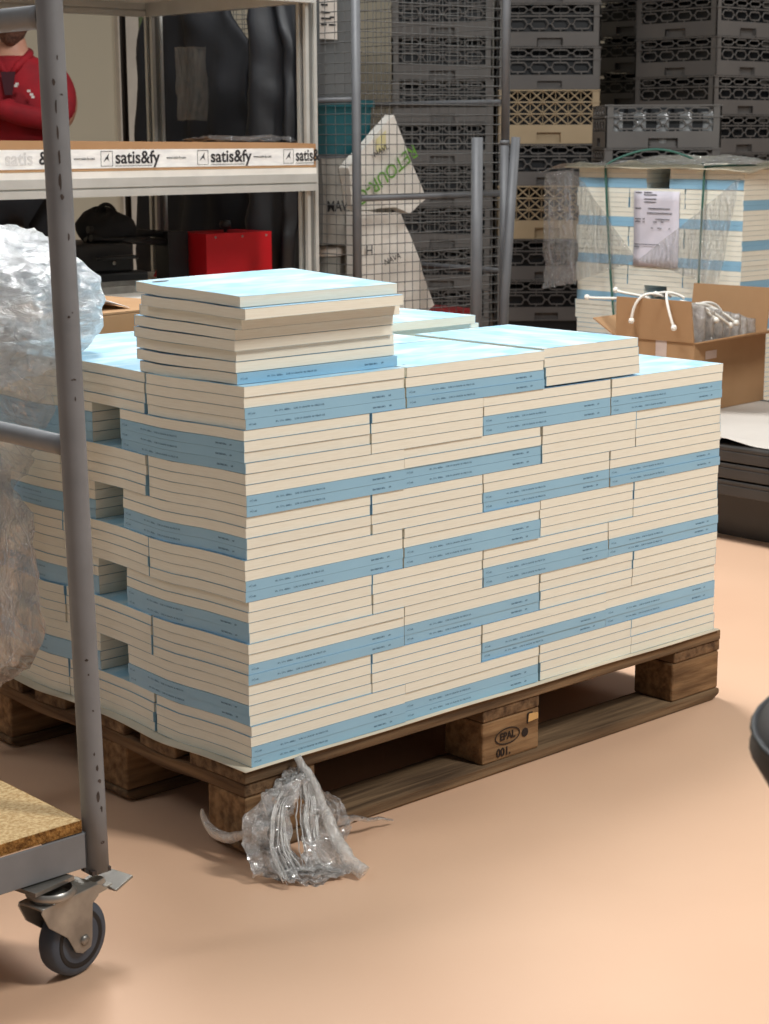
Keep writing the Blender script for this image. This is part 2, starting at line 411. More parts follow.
def stuff_books(items, name, lb):
    m = MB(); mi = []
    for (x, y, z, o_, T_, L_) in items:
        lx, ly = (H, W) if o_ == 'x' else (W, H)
        w_ = sagf(x + lx / 2, y + ly / 2, z)
        for (a, b, e_, q) in ((.0001, .0006, 0, 1), (.0006, T_ - .0009, .0006, 0), (T_ - .0009, T_ - .0004, 0, 1)):
            n0 = len(m.f); m.bb(x + e_, x + lx - e_, y + e_, y + ly - e_, z + a, z + b); mi += [q] * (len(m.f) - n0)
    o = m.build(name, M_page); o.data.materials.append(M_cover); o.data.polygons.foreach_set('material_index', mi)
    tag(o, lb, 'books', kind='stuff'); return o
for L in range(9):
    kind = 'A' if L % 2 == 0 else 'B'
    ldx, ldy = random.uniform(-.002, .002), random.uniform(-.0012, .0012)
    for (x, y, o_, r, c) in lay_positions(kind):
        if L == 8 and c == 3: continue
        nr = 3 if o_ == 'x' else 2
        rown = RN3[r] if nr == 3 else ['front', 'rear'][r]
        sdx, sdy = random.uniform(-.0012, .0012), random.uniform(-.0012, .0012)
        ns = 4
        nblue = 3 if (L == 7 and c == 0) else 2
        for k in range(ns):
            out = k < nblue
            z = Z0 + L * LAY + k * T
            dx, dy = ldx + sdx, ldy + sdy
            if L == 8 and c == 2 and r == 0:
                dx += .005 - .002 * k; z += .003; out = k < 2
            if o_ == 'x':
                rot = 0 if out else 180
                if r == nr - 1: rot = 180 - rot
                side = 'front'
            else:
                rot = 90 if out else 270
                if c in (1, 3): rot = 360 - rot
            seen = (rot == 0 and r == 0) or (rot == 90 and c == 0)
            istop = (L == 8 and k == 3) or (L == 7 and c == 3 and k == 3) or (kind == 'A' and L < 8 and k == 3 and c == 0 and r == 1)
            face = 'blue spine outward' if seen else 'pages outward'
            colw = ['first', 'second', 'third', 'fourth'][c]
            lab = f"{SLOT[k]} book of four, {face}, {rown} row, {colw} from left, {ORD[L]} layer up"
            if not (visible(kind, r, c) or (L == 8 and k == 3)):
                hide.append((x + dx, y + dy, z, o_, T, L)); continue
            make_book(x + dx, y + dy, z, rot, lab, GRP, lettering=seen, lay=L * .6 + k * .12, top=istop)
    
# one more book on the rear of the top layer, beside the middle
zt = Z0 + 9 * LAY
stuff_books(hide, 'stacked_books', 'inner books of the open pallet, buried behind the outward facing ones')
make_book(.655, Y0 + H + .075, zt + .001, 270, 'single blue book lying on the top layer behind the front right books', GRP, False, top=True)
# pile of eight on the near corner
lens_adj = [0] * 8
pile = [(.022, .027, 0), (.022, .032, 180), (.022, .034, 180), (.015, .029, 180), (.014, .028, 180), (.014, .012, 180), (.006, -.008, 180), (.006, .008, 180)]
nm = ['lowest', 'second', 'third', 'fourth', 'fifth', 'sixth', 'seventh', 'topmost']
for i, (x, y, rt) in enumerate(pile):
    extra = 'only blue spine outward, pale cream pages above it' if i == 0 else ('pale blue cover showing on top' if i == 7 else 'pages outward')
    make_book(x, y, zt + .0002 + i * .0168, rt, f'{nm[i]} book of loose near corner pile, {extra}', 'loose pile of eight books at the near corner',
              lettering=(i == 0), top=(i == 7), lay=i * .5, tilt=.0075 * i, yaw=[0, .01, .015, .02, .02, .024, .03, .034][i], name='book', mark=(.82, -.80, .016))

# ------------------------------------------------------------------ wrapped pallet behind
p2 = copy_tree(pal); p2['label'] = 'wooden pallet carrying the film wrapped books behind'; p2.location = (3.54, 1.705, 0)
def kill(o):
    for c in list(o.children): kill(c)
    bpy.data.objects.remove(o)
for b in list(p2.children):
    for c in list(b.children): kill(c)
G2 = 'books on the wrapped pallet behind'
OX, OY = 3.55 - X0, 1.715 - Y0
T2 = .0175; hide = []
for L in range(12):
    kind = 'A' if L % 2 == 0 else 'B'
    for (x, y, o_, r, c) in lay_positions(kind, .106):
        nr = 3 if o_ == 'x' else 2
        rown = RN3[r] if nr == 3 else ['front', 'rear'][r]
        for k in range(4):
            out = k < 2
            if o_ == 'x': rot = 0 if out else 180
            else:
                rot = 90 if out else 270
                if c == 1: rot = 360 - rot
            seen = (rot == 0 and r == 0) or (rot == 90 and c == 0)
            face = 'blue spine outward' if seen else 'cream pages outward'
            lab = f"{SLOT[k]} of four wrapped books, {face}, {rown} row, {ORD[L]} layer up"
            if c > 0 or L < 4: hide.append((x + OX, y + OY, Z0 + (L * 4 + k) * T2, o_, T2, L)); continue
            make_book(x + OX, y + OY, Z0 + (L * 4 + k) * T2, rot, lab, G2, lettering=False, nx=1, ny=1, warp=False, T=T2)
stuff_books(hide, 'stacked_books', 'remaining books under film on the wrapped pallet, low down and behind its left side')
ztop = Z0 + 48 * T2 + .001
def cs(u, v):
    x = 3.515 + u * 1.22; y = 1.69 + v * .83
    e = max(0, 1 - u * 18); f = max(0, 1 - v * 9)
    z = ztop + .004 - .004 * e * (.4 + .6 * sin(v * 9) ** 2) - .02 * f * max(0, 1 - abs(u - .03) * 16)
    return (x, y, z)
o = solid(MB().grid(cs, 40, 50).build('cover_sheet', mat('cream_board', (232, 224, 200), .8)), .003)
tag(o, 'cream board sheet lying on top of the film wrapped books', 'sheet')
lab = empty('delivery_note', (3.546, 2.095, .775), 0, 'white printed delivery note taped to side of the wrapped books', 'label')
solid(MB().grid(lambda u, v: (.002 * sin(v * 5), -.1045 + .209 * u, -.14 + .272 * v), 6, 8).build('paper', M_label, lab), .0006)
ln = MB(); rr = random.Random(5)
for (z, spans) in [(.125, [(-.095, -.07), (-.055, -.02)]), (.117, [(-.055, 0)]), (.102, [(-.055, 0)]), (.091, [(-.055, 0)]), (.068, [(-.095, -.07), (-.035, .065)]), (.052, [(-.04, .075)]),
                   (.03, [(-.095, -.07), (-.06, -.05), (0, .06)]), (.02, [(-.095, -.07), (-.06, -.052), (-.01, 0), (.025, .035)]), (-.002, [(-.02, -.012), (.01, .03), (.06, .068)]), (-.062, [(-.095, -.07), (-.065, .02)]), (-.071, [(-.095, -.075)])]:
    ln = MB()
    for a, b in spans:
        y = a
        while y < b:
            w = rr.uniform(.002, .005); ln.bb(-.0045, -.004, -(y + w), -y, z, z + .0035); y += w + .0016
    ln.build('printed_line', M_dark, lab)
# green straps
for yy, bow, lb in ((2.335, .09, 'green plastic strap bowing loosely at left of the wrapped books'), (1.878, -.002, 'green plastic strap held tight near right corner of the wrapped books')):
    pts = []
    for i in range(25):
        t = i / 24; z = ztop + .008 - t * (ztop - .15)
        pts.append((3.538 - .012 * sin(t * pi), yy - bow * t * 1.1, z))
    if bow > .01: pts = [(3.535 + .28 * (1 - s), yy - .24 * (1 - s), ztop + .012 + .055 * sin(s * pi)) for s in [k / 14 for k in range(14)]] + pts
    else: pts = [(3.9, yy, ztop + .012), (3.6, yy, ztop + .010)] + pts
    o = MB().tube(pts, .0045, 6).build('strap', M_strap); tag(o, lb, 'strap')
# film on the wrapped pallet
def crumple(p, s, a, seed=0):
    q = V(p) * s + V((seed * 3.1, seed * 1.7, 0))
    n = noise.noise_vector(q) + noise.noise_vector(q * 2.3) * .55 + noise.noise_vector(q * 5) * .3
    return V(p) + n * a
def tri_sheet(corners, n, amp, sc, seed):
    """bilinear patch with crumple"""
    a, b, c, d = [V(k) for k in corners]
    def fn(u, v):
        p = a * (1 - u) * (1 - v) + b * u * (1 - v) + c * u * v + d * (1 - u) * v
        return crumple(p, sc, amp, seed)
    return fn
w = empty('stretch_film', (3.5, 2.1, ztop), 0, 'torn clear film draped over the top and hanging down the wrapped books behind', 'plastic film')
def rel(fn, o=(3.5, 2.1, ztop)):
    return lambda u, v: V(fn(u, v)) - V(o)
MB().grid(rel(tri_sheet([(3.505, 2.47, .99), (3.505, 2.61, .955), (3.50, 2.60, .535), (3.505, 2.44, .555)], 1, .012, 9, 1)), 40, 60).build('loose_flap', M_film2, w)
MB().grid(rel(tri_sheet([(3.525, 2.49, .97), (3.522, 2.42, .93), (3.518, 2.16, .655), (3.520, 2.47, .56)], 1, .005, 9, 2)), 40, 40).build('loose_flap', M_film3, w)
MB().grid(rel(tri_sheet([(3.522, 1.71, .96), (3.515, 1.79, .575), (3.512, 1.86, .60), (3.520, 2.15, .66)], 1, .005, 7, 3)), 40, 40).build('loose_flap', M_film3, w)
MB().grid(rel(lambda u, v: crumple((3.50 + .6 * u, 1.62 + 1.03 * v, ztop + .018 + .02 * sin(u * 6) * sin(v * 7) - .05 * max(0, v - .86) * 5), 7, .016, 4)), 40, 60).build('top_film', M_film2, w)

# ------------------------------------------------------------------ nested black plastic pallets, paper, carton
for i in range(3):
    e = empty('plastic_pallet', (2.33, .42, .047 * i), 0, f"{['lowest', 'middle', 'topmost'][i]} of the three nested black plastic pallets under the tassel carton", 'pallet', 'nested black plastic pallets')
    w = MB()
    w.bb(0, .8, 0, 1.2, .166, .178)
    for (a, b, c, d) in ((0, .8, 0, .012), (0, .8, 1.188, 1.2), (0, .012, .012, 1.188), (.788, .8, .012, 1.188)): w.bb(a, b, c, d, .136, .166)
    bevel(w.build('deck', M_pal, e), .003)
    if i == 0:
        for fx in (.085, .34, .615):
            MB().prism([(fx + .01, 0), (fx + .09, 0), (fx + .10, .166), (fx, .166)], 1, .02, 1.18).build('skid', M_pal, e)
ZP = .094 + .178
def ps(u, v):
    x = 2.36 + .72 * u; y = .5 + 1.1 * v
    c = max(0, 1 - u * 7) * max(0, 1 - abs(v - .33) * 12)
    return (x - .02 * c, y, ZP + .003 + .0015 * sin(v * 14) * max(0, 1 - u * 5) + .02 * c)
o = solid(MB().grid(ps, 30, 50).build('paper_sheet', M_paper), .001); tag(o, 'large pale sheet of paper covering the stack of black plastic pallets', 'sheet')
# carton
e = empty('cardboard_carton', (2.70, 1.25, ZP + .005), R(4), 'open brown cardboard carton holding bags with white cords', 'box')
bx, by, bz = .40, .29, .215
th = .004
MB().bb(0, bx, 0, by, 0, th).bb(0, bx, 0, th, th, bz).bb(0, bx, by - th, by, th, bz).bb(0, th, th, by - th, th, bz).bb(bx - th, bx, th, by - th, th, bz).build('carton_body', M_card, e)
def flap(pa, pb, vec, sh=0, n='flap', mt=M_card):
    a, b, v_ = V(pa), V(pb), V(vec); d = (b - a).normalized() * sh
    n_ = (b - a).cross(v_).normalized() * .004
    q = [a, b, b + v_ - d, a + v_ + d]
    m_ = MB().add(q + [k + n_ for k in q], [(0, 1, 2, 3), (7, 6, 5, 4), (0, 4, 5, 1), (1, 5, 6, 2), (2, 6, 7, 3), (3, 7, 4, 0)])
    return m_.build(n, mt, e, fix=True)
flap((0, by, bz), (0, 0, bz), (-.01, 0, .125), .008, 'left_flap', M_card)
flap((0, 0, bz), (bx, 0, bz), (.05, -.145, .035), .0, 'front_flap', M_card)
flap((bx, by, bz), (0, by, bz), (-.02, .075, .055), 0, 'rear_flap', M_card)
flap((bx, 0, bz), (bx, by, bz), (.02, 0, .14), 0, 'right_flap', M_card)
MB().bb(-.001, -.0003, .10, .14, bz - .05, bz + .0).build('tape_strip', mat('pinkish_tape', (206, 184, 172), .5), e)
MB().bb(.06, .12, -.0012, -.0004, bz - .055, bz - .03).build('tape_strip', mat('pinkish_tape', (206, 184, 172), .5), e)
# bags inside, each standing slip
for i in range(7):
    t = i / 6
    g = MB(); px_ = .05 + t * .28; top_ = .115 - .06 * t
    def bf(u, v, px_=px_, top_=top_, i=i):
        s = (u - .5) * 2
        return crumple((px_ + .016 * sin(v * pi) * (1 if True else 0) + .03 * v, .02 + .25 * u, .03 + (bz - .03 + top_ - .01 * abs(s)) * v), 16, .006, i)
    b_ = g.grid(bf, 24, 24).build('clear_bag', M_bag); solid(b_, .012)
    b_.location = e.location; b_.rotation_euler = e.rotation_euler
    tag(b_, f"{['first', 'second', 'third', 'fourth', 'fifth', 'sixth', 'seventh'][i]} clear bag from the left, standing in the open carton", 'bag', 'clear bags in the carton')
# white cords with knots
cords = [((2.72, 1.44, .645), (2.70, 1.50, .652), (2.68, 1.58, .642), (2.665, 1.65, .645)),
         ((2.72, 1.44, .65), (2.70, 1.49, .665), (2.69, 1.53, .662), (2.69, 1.555, .672)),
         ((2.72, 1.39, .66), (2.665, 1.43, .69), (2.66, 1.46, .64), (2.662, 1.465, .585)),
         ((2.73, 1.37, .66), (2.665, 1.35, .70), (2.655, 1.32, .63), (2.662, 1.30, .575)),
         ((2.76, 1.34, .655), (2.74, 1.36, .675), (2.73, 1.40, .675), (2.72, 1.42, .665)),
         ((2.80, 1.30, .62), (2.84, 1.28, .60), (2.87, 1.27, .575), (2.90, 1.27, .56)),
         ((2.79, 1.32, .63), (2.86, 1.32, .625), (2.93, 1.32, .60), (2.96, 1.31, .56)),
         ((2.85, 1.36, .62), (2.92, 1.36, .635), (2.97, 1.36, .61), (2.97, 1.35, .575)),
         ((2.74, 1.34, .64), (2.79, 1.33, .63), (2.82, 1.30, .615), (2.83, 1.27, .58)),
         ((2.80, 1.36, .625), (2.86, 1.31, .62), (2.90, 1.30, .60), (2.93, 1.27, .565))]
cords = [tuple((a_, b_, c_ - (.038 if i_ < 5 else .03)) for a_, b_, c_ in cc) for i_, cc in enumerate(cords)]
def bez(P, n=14):
    P = [V(p) for p in P]
    return [P[0] * (1 - t) ** 3 + P[1] * 3 * t * (1 - t) ** 2 + P[2] * 3 * t * t * (1 - t) + P[3] * t ** 3 for t in [i / n for i in range(n + 1)]]
cl = ['reaching furthest left past the carton flap', 'short, beside the furthest left cord', 'curling down over left flap, left of two', 'curling down over left flap, right of two', 'looped in a knot on top of flap', 'lying across the front bags', 'lying across the rear bags', 'arching at the right of the bags', 'draped across the second bag', 'draped between the front and rear cords']
for i, c in enumerate(cords):
    pts = bez(c); ce = empty('cord', pts[0], 0, 'white cord with knotted end, ' + cl[i], 'cord', 'white cords in the carton')
    rp = [p - pts[0] for p in pts]
    MB().tube(rp, .0042, 8).build('strand', M_cord, ce)
    k = MB().lathe([(0, -.010), (.007, -.007), (.0095, 0), (.007, .007), (0, .010)], 10, Matrix.Translation(rp[-1])); k.build('knot', M_cord, ce)

# ------------------------------------------------------------------ foreground trolley
tr = empty('shelf_trolley', (-.36, -.135, 0), 0, 'grey tubular steel shelf trolley with particle board deck in the left foreground', 'trolley')
def post(px, py, lean, name='post'):
    path = [(px, py + lean * z / 1.1, .132 + (z)) for z in [i * .1 for i in range(17)]]
    return MB().tube(path, .0168, 20).build(name, M_tube, tr)
p_ = post(0, 0, .030)
post(0, .62, -.0, 'post')
ch = MB(); rc = random.Random(11)
def chip(z, ang, w, h):
    w *= .75; h *= .62
    pts = []
    for a in range(9):
        q = 2 * pi * a / 9; k = rc.uniform(.6, 1.1)
        aa = ang + w * k * cos(q) / .0168; zz = z + h * k * sin(q)
        yy = .030 * (zz - .132) / 1.1
        pts.append((cos(aa) * .01695, yy + sin(aa) * .01695, zz))
    ch.add(pts, [tuple(range(9))])
ca0 = math.atan2(-1.94, -1.24)
for (z, da, w_, h_) in [(.28, .5, .003, .008), (.262, .65, .004, .006), (.30, .3, .002, .006), (.24, .45, .004, .014), (.175, .6, .005, .004), (.222, .7, .003, .008), (.36, .4, .002, .003), (.43, .1, .004, .004), (.41, .2, .002, .003),
                        (.80, .3, .005, .0025), (.775, .35, .002, .006), (.98, .55, .0022, .009), (1.05, .1, .0025, .02), (1.08, .15, .002, .02), (1.11, .12, .0022, .016), (1.14, .1, .0018, .02), (1.17, .05, .003, .008), (1.155, .6, .004, .002), (1.2, .4, .0015, .006), (1.03, .2, .0035, .006), (.88, .2, .003, .003), (.885, .5, .0015, .002)]:
    chip(z, ca0 + da, w_, h_)
ch.build('chipped_paint', M_chip, p_)
for z, y2, zz, rr_ in ((.578 + .132, .62, .585 + .132, .0135), (1.118 + .132, .62, 1.118 + .132, .0150), (1.6 + .132, .62, 1.6 + .132, .0168)):
    yy = .030 * (z - .132) / 1.1
    MB().tube([(0, yy + .008, z), (0, yy + .03, z), (0, yy + .2, z - .0), (0, y2, z)], [rr_ * 1.12, rr_, rr_, rr_], 16).build('cross_rail', M_tube, tr)
# deck
DX = -.9
fr = MB().bb(DX, -.018, -.006, -.002, .142, .192).bb(DX, -.018, -.002, .03, .142, .146).bb(DX, -.018, .59, .594, .142, .192).bb(-.022, -.018, -.006, .594, .142, .192)
bevel(fr.build('deck_frame', M_tube, tr), .0015)
MB().bb(-.016, .014, -.014, .014, .131, .137).build('corner_weld', M_chip, tr)
b_ = bevel(MB().bb(DX, -.0225, -.0015, .588, .1925, .2095).build('deck_board', M_osb, tr), .001)
MB().bb(DX, -.0222, -.0022, -.0016, .193, .209).bb(-.0224, -.0218, -.0015, .58, .193, .209).build('board_edge', M_osbe, b_)
post(DX - .018, 0, 0); post(DX - .018, .62, 0)
def caster(cx_, cy_, ang):
    c = empty('caster', (cx_, cy_, 0), ang, None); c.parent = tr
    # local: wheel axis along y, trail -x
    Rw = .052; q = Matrix.Translation((0, 0, Rw)) @ Matrix.Rotation(pi / 2, 4, 'X')
    wp = [(.013, -.0155), (.040, -.0155), (.048, -.0145), (.051, -.011), (Rw, -.005), (Rw, .005), (.051, .011), (.048, .0145), (.040, .0155), (.013, .0155)]
    wh = MB().lathe(wp, 40, q); wh.build('tyre', M_rubber, c)
    MB().lathe([(0, -.017), (.012, -.017), (.013, -.0135), (.036, -.0158), (.0395, -.0163), (.040, -.0150)], 36, q).lathe([(0, .017), (.012, .017), (.013, .0135), (.036, .0158), (.0395, .0163), (.040, .0150)], 36, q).build('wheel_disc', M_rubd, c)
    fk = MB()
    for s in (-1, 1):
        pl = [(.012, .038), (-.004, .034), (-.016, .040), (-.030, .066), (-.062, .092), (-.074, .116), (-.072, .122), (.020, .122), (.030, .106), (.018, .098), (.016, .07), (.015, .05)]
        fk.prism([(a, b) for a, b in pl], 1, s * .0215 - .0013, s * .0215 + .0013)
    fk.bb(-.072, .018, -.0225, .0225, .118, .1215)
    fkk = fk.build('fork', M_galv, c, fix=True); bevel(fkk, .001)
    MB().lathe([(0, -.026), (.007, -.026), (.008, -.023), (.008, .023), (.007, .026), (0, .026)], 6, q).build('axle_bolt', M_galv, c)
    MB().bb(-.07, .0, -.008, .04, .1345, .1400).lathe([(.028, .1225), (.034, .128), (.028, .1345)], 24, Matrix.Translation((-.035, 0, 0))).build('top_plate', M_galv, c)
    pd = MB().bb(.0, .064, -.015, .015, .106, .109).prism([(-.03, .122), (.03, .122), (.05, .108), (.0, .106)], 1, -.0225, .0225)
    pd.prism([(.062, .099), (.095, .108), (.094, .112), (.060, .1025)], 1, -.024, .024)
    pd.prism([(.032, .118), (.052, .121), (.055, .113), (.035, .108)], 1, -.012, .012)
    bevel(pd.build('brake_pedal', M_galv, c, fix=True), .001)
    MB().bb(.070, .082, -.012, .0, .094, .1015).build('rubber_stop', M_rubd, c)
    return c
caster(-.046, -.006, R(12))
caster(-.06, .56, R(40)); caster(DX + .05, .02, R(60)); caster(DX + .05, .56, R(20))

# ------------------------------------------------------------------ film bundle at the left
fb = empty('stretch_film', (0, .6, .75), 0, 'big crumpled heap of clear stretch film on the left end of the books, spilling down', 'plastic film')
def blob(c, rad, seed, amp, sc, nu=90, nv=60):
    c = V(c)
    def fn(u, v):
        th_, ph = 2 * pi * u, pi * (v * .98 + .01)
        d = V((cos(th_) * sin(ph) * rad[0], sin(th_) * sin(ph) * rad[1], cos(ph) * rad[2]))
        k = 1 + .22 * noise.noise(d * 7 + V((seed, 0, 0)))
        rdg = abs(noise.noise(d * sc + V((0, seed, 0)))) + .5 * abs(noise.noise(d * sc * 2.2))
        return c + d * (k - amp * rdg)
    return fn
Mo = V((0, .6, .75))
hb = MB().grid(lambda u, v: blob((-.10, .62, .83), (.235, .22, .150), 1, .16, 14)(u, v) - Mo, 110, 70)
hb.build('crumpled_heap', M_film, fb)
def spill(u, v):
    # from the heap down the left face of the pallet
    y = .42 + .5 * u - .05 * v
    x = -.035 - .10 * sin(pi * min(1, v * 1.1)) - .05 * u
    z = .88 - v * (.13 + .33 * min(1, u * 1.9))
    p = V((x, y, z)); s = sin(u * 60 + v * 6 + 3 * noise.noise(p * 5)) * .006
    return crumple(p + V((s, 0, 0)), 9, .02, 5) - Mo
MB().grid(spill, 120, 60).build('hanging_folds', M_film2, fb)
fl = fb
Ml = Mo
def lower(u, v):
    z = .56 - .47 * v
    f = 1 - ((v - .5) / .5) ** 2 if v > .5 else 1 - ((v - .5) / .62) ** 2
    y = .74 - .245 * u * max(.12, f) ** .8
    x = -.045 - .05 * sin(u * pi) - .03 * v * (1 - u)
    p = V((x, y, z))
    s = sin(u * 34 + 4 * noise.noise(p * 6)) * .006
    return crumple(p + V((s, 0, 0)), 9, .016, 8) - Ml
MB().grid(lower, 80, 80).build('film_sheet', M_film2, fl)
fk_ = MB().grid(lambda u, v: blob((-.06, .64, .53), (.04, .05, .045), 9, .3, 30)(u, v) - Ml, 40, 30); fk_.build('film_knot', M_film, fl)

# wrap hanging from the near corner of the pallet
wr = empty('stretch_film', (.08, -.03, 0), 0, 'torn crumpled film tangled round the near corner of the pallet and trailing on floor', 'plastic film')
Mw = V((.08, -.03, 0))
def ribbon(path, widths, amp, sc, seed, nu=14, nv=70, twist=0, flat=V((1, 0, 0))):
    path = [V(p) for p in path]; m = len(path) - 1
    def fn(u, v):
        t = v * m; i = min(int(t), m - 1); f = t - i; f = f * f * (3 - 2 * f) * .5 + f * .5
        p = path[i].lerp(path[i + 1], f); w_ = widths[i] * (1 - f) + widths[i + 1] * f
        s = u - .5; a = twist * v
        fold = sin(u * 22 + v * 5) * .006
        d = V((cos(a), sin(a), 0)) if flat is None else (flat * cos(a) + V((0, -1, 0)) * sin(a))
        return crumple(p + d * (s * w_) + V((0, -1, 0)) * fold, sc, amp, seed) - Mw
    return MB().grid(fn, nu, nv)
ribbon([(.09, -.012, .135), (.04, -.045, .125), (-.005, -.055, .085), (-.015, -.075, .045), (-.015, -.10, .008), (.0, -.12, .006)], [k * 1.35 for k in [.03, .05, .06, .055, .05, .05]], .012, 28, 1, twist=.5).build('crumpled_band', M_film4, wr)
ribbon([(.10, -.02, .125), (.05, -.04, .115), (.02, -.05, .09), (.005, -.06, .06), (.0, -.09, .03), (.005, -.12, .006)], [k * 1.35 for k in [.03, .07, .08, .05, .04, .05]], .014, 34, 2, twist=-.4).build('crumpled_band', M_film4, wr)
ribbon([(.10, -.022, .125), (.085, -.06, .085), (.070, -.085, .05), (.055, -.13, .012), (.05, -.15, .006)], [k * 1.35 for k in [.015, .035, .045, .05, .06]], .010, 30, 3, twist=.3).build('crumpled_band', M_film4, wr)
ribbon([(-.01, -.12, .014), (.01, -.13, .012), (.035, -.14, .012), (.06, -.15, .008)], [.03, .035, .03, .02], .008, 34, 4, flat=V((0, .6, .6))).build('crumpled_band', M_film4, wr)
ribbon([(.115, -.03, .095), (.14, -.035, .075), (.15, -.05, .04), (.14, -.06, .012)], [.02, .04, .045, .03], .008, 26, 6).build('crumpled_band', M_film3, wr)
rp = bez([(.094, -.012, .150), (.115, -.05, .10), (.075, -.12, .03), (.085, -.178, .008)], 40)
MB().tube([crumple(p, 40, .003) - Mw for p in rp], [.006 + .006 * t / 40 for t in range(41)], 8).build('twisted_strand', M_filmrope, wr)
rp = bez([(.125, -.06, .05), (.17, -.04, .035), (.2, -.05, .03), (.262, -.045, .006)], 24)
MB().tube([crumple(p, 30, .006) - Mw for p in rp], [.009 - .007 * t / 24 for t in range(25)], 6).build('twisted_strand', M_film4, wr)
rp = bez([(-.024, .082, .068), (-.022, .045, .004), (-.035, -.02, .05), (.02, -.04, .075)], 24)
MB().tube([crumple(p, 30, .003) - Mw for p in rp], [.002 + .007 * sin(pi * min(1, t / 20)) ** .6 for t in range(25)], 8).build('twisted_strand', M_film4, wr)

rs = random.Random(4)
cr = MB()
def glint_strand(m, pts, r, n=16, amp=.004, o=Mw):  # thin white strand standing in for a streak of light on film
    q = bez(pts, n); cs_ = [crumple(p, 30, amp) - V(o) for p in q]
    m.tube(cs_, [r * (.35 + .65 * sin(pi * k / n)) for k in range(n + 1)], 5)
for k in range(26):
    a = rs.random(); b = rs.uniform(-.02, .02); sx_ = (0, .055)[k % 2]
    glint_strand(cr, [(.09 + b, -.03, .125), (.03 + sx_ * .9 + b - .03 * (1 - k % 2), -.062, .11 - .02 * a), (-.01 + sx_ + b, -.075, .06), (-.005 + sx_ * .9 + b * 1.3, -.115 - .02 * a, .010)], rs.uniform(.0008, .0022))
for k in range(10):
    b = rs.uniform(-.01, .01)
    glint_strand(cr, [(-.01 + b, -.10, .012), (.02, -.125 + b, .018), (.04, -.13 + b, .014), (.07 + b, -.145, .010)], rs.uniform(.0008, .0018))
tag(cr.build('crease_glints', M_filmrope, wr), kind='stuff')  # bright streaks along the wrap's creases, modelled as white strands
cr = MB()
for k in range(46):
    u = rs.random(); v0 = rs.uniform(0, .5); L_ = rs.uniform(.2, .5)
    P = [V(spill(min(1, max(0, u + .10 * t)), min(1, v0 + L_ * t))) + Mo + V((-.012, 0, 0)) for t in (0, .33, .66, 1)]
    glint_strand(cr, P, rs.uniform(.0006, .002), amp=.003, o=Mo)
for k in range(34):
    u = rs.random(); v0 = rs.uniform(0, .6); L_ = rs.uniform(.12, .35)
    P = [V(lower(min(1, max(0, u + rs.uniform(-.1, .1) * t)), min(1, v0 + L_ * t))) + Mo + V((-.010, -.002, 0)) for t in (0, .33, .66, 1)]
    glint_strand(cr, P, rs.uniform(.0005, .0016), amp=.003, o=Mo)
tag(cr.build('crease_glints', M_filmrope, fb), kind='stuff')  # glints on the hanging folds and sheet, added as white strands

# ------------------------------------------------------------------ aluminium rack
rk = empty('aluminium_rack', (1.3, 2.27, 0), 0, 'white aluminium profile rack with shelves behind the books at left', 'rack')
RX, RY = 1.3, 2.27
def profile(m, x, y, z0, z1, s=.045):
    x -= RX; y -= RY
    for dx in (-1, 1):
        for dy in (-1, 1):
            m.bb(x + dx * s * .36 - s * .14, x + dx * s * .36 + s * .14, y + dy * s * .36 - s * .14, y + dy * s * .36 + s * .14, z0, z1)
    return m
for (x, y) in ((2.05, 2.272), (2.05, 3.08), (.5, 2.272), (.5, 3.08)):
    p0 = profile(MB(), x, y, 0, 2.05).build('upright', M_alu, rk)
    MB().bb(x - RX - .0135, x - RX + .0135, y - RY - .0135, y - RY + .0135, 0, 2.05).build('upright_core', M_alud, p0)
def shelf(zt_, beam, m_b):
    w = MB(); zb = zt_ - beam
    for (a, b, c, d) in ((.5, 2.048, 2.225, 2.2490), (.5, 2.072, 3.078, 3.102)):
        w.bb(a - RX, b - RX, c - RY, d - RY, zb, zb + beam * .40).bb(a - RX, b - RX, c - RY + .006, d - RY - .004, zb + beam * .40, zb + beam * .5).bb(a - RX, b - RX, c - RY, d - RY, zb + beam * .5, zt_)
    for x in (.52, 2.03): w.bb(x - RX - .012, x - RX + .012, 2.275 - RY, 3.078 - RY, zb, zt_)
    w.build('shelf_beam', M_alu, rk)
    MB().bb(.5 - RX, 2.046 - RX, 2.226 - RY, 3.10 - RY, zt_ + .0, zt_ + .018).build('shelf_board', m_b, rk)
shelf(.992, .052, M_white); shelf(1.548, .045, M_white); shelf(.628, .045, M_white)
ZS, ZL = 1.010, .646
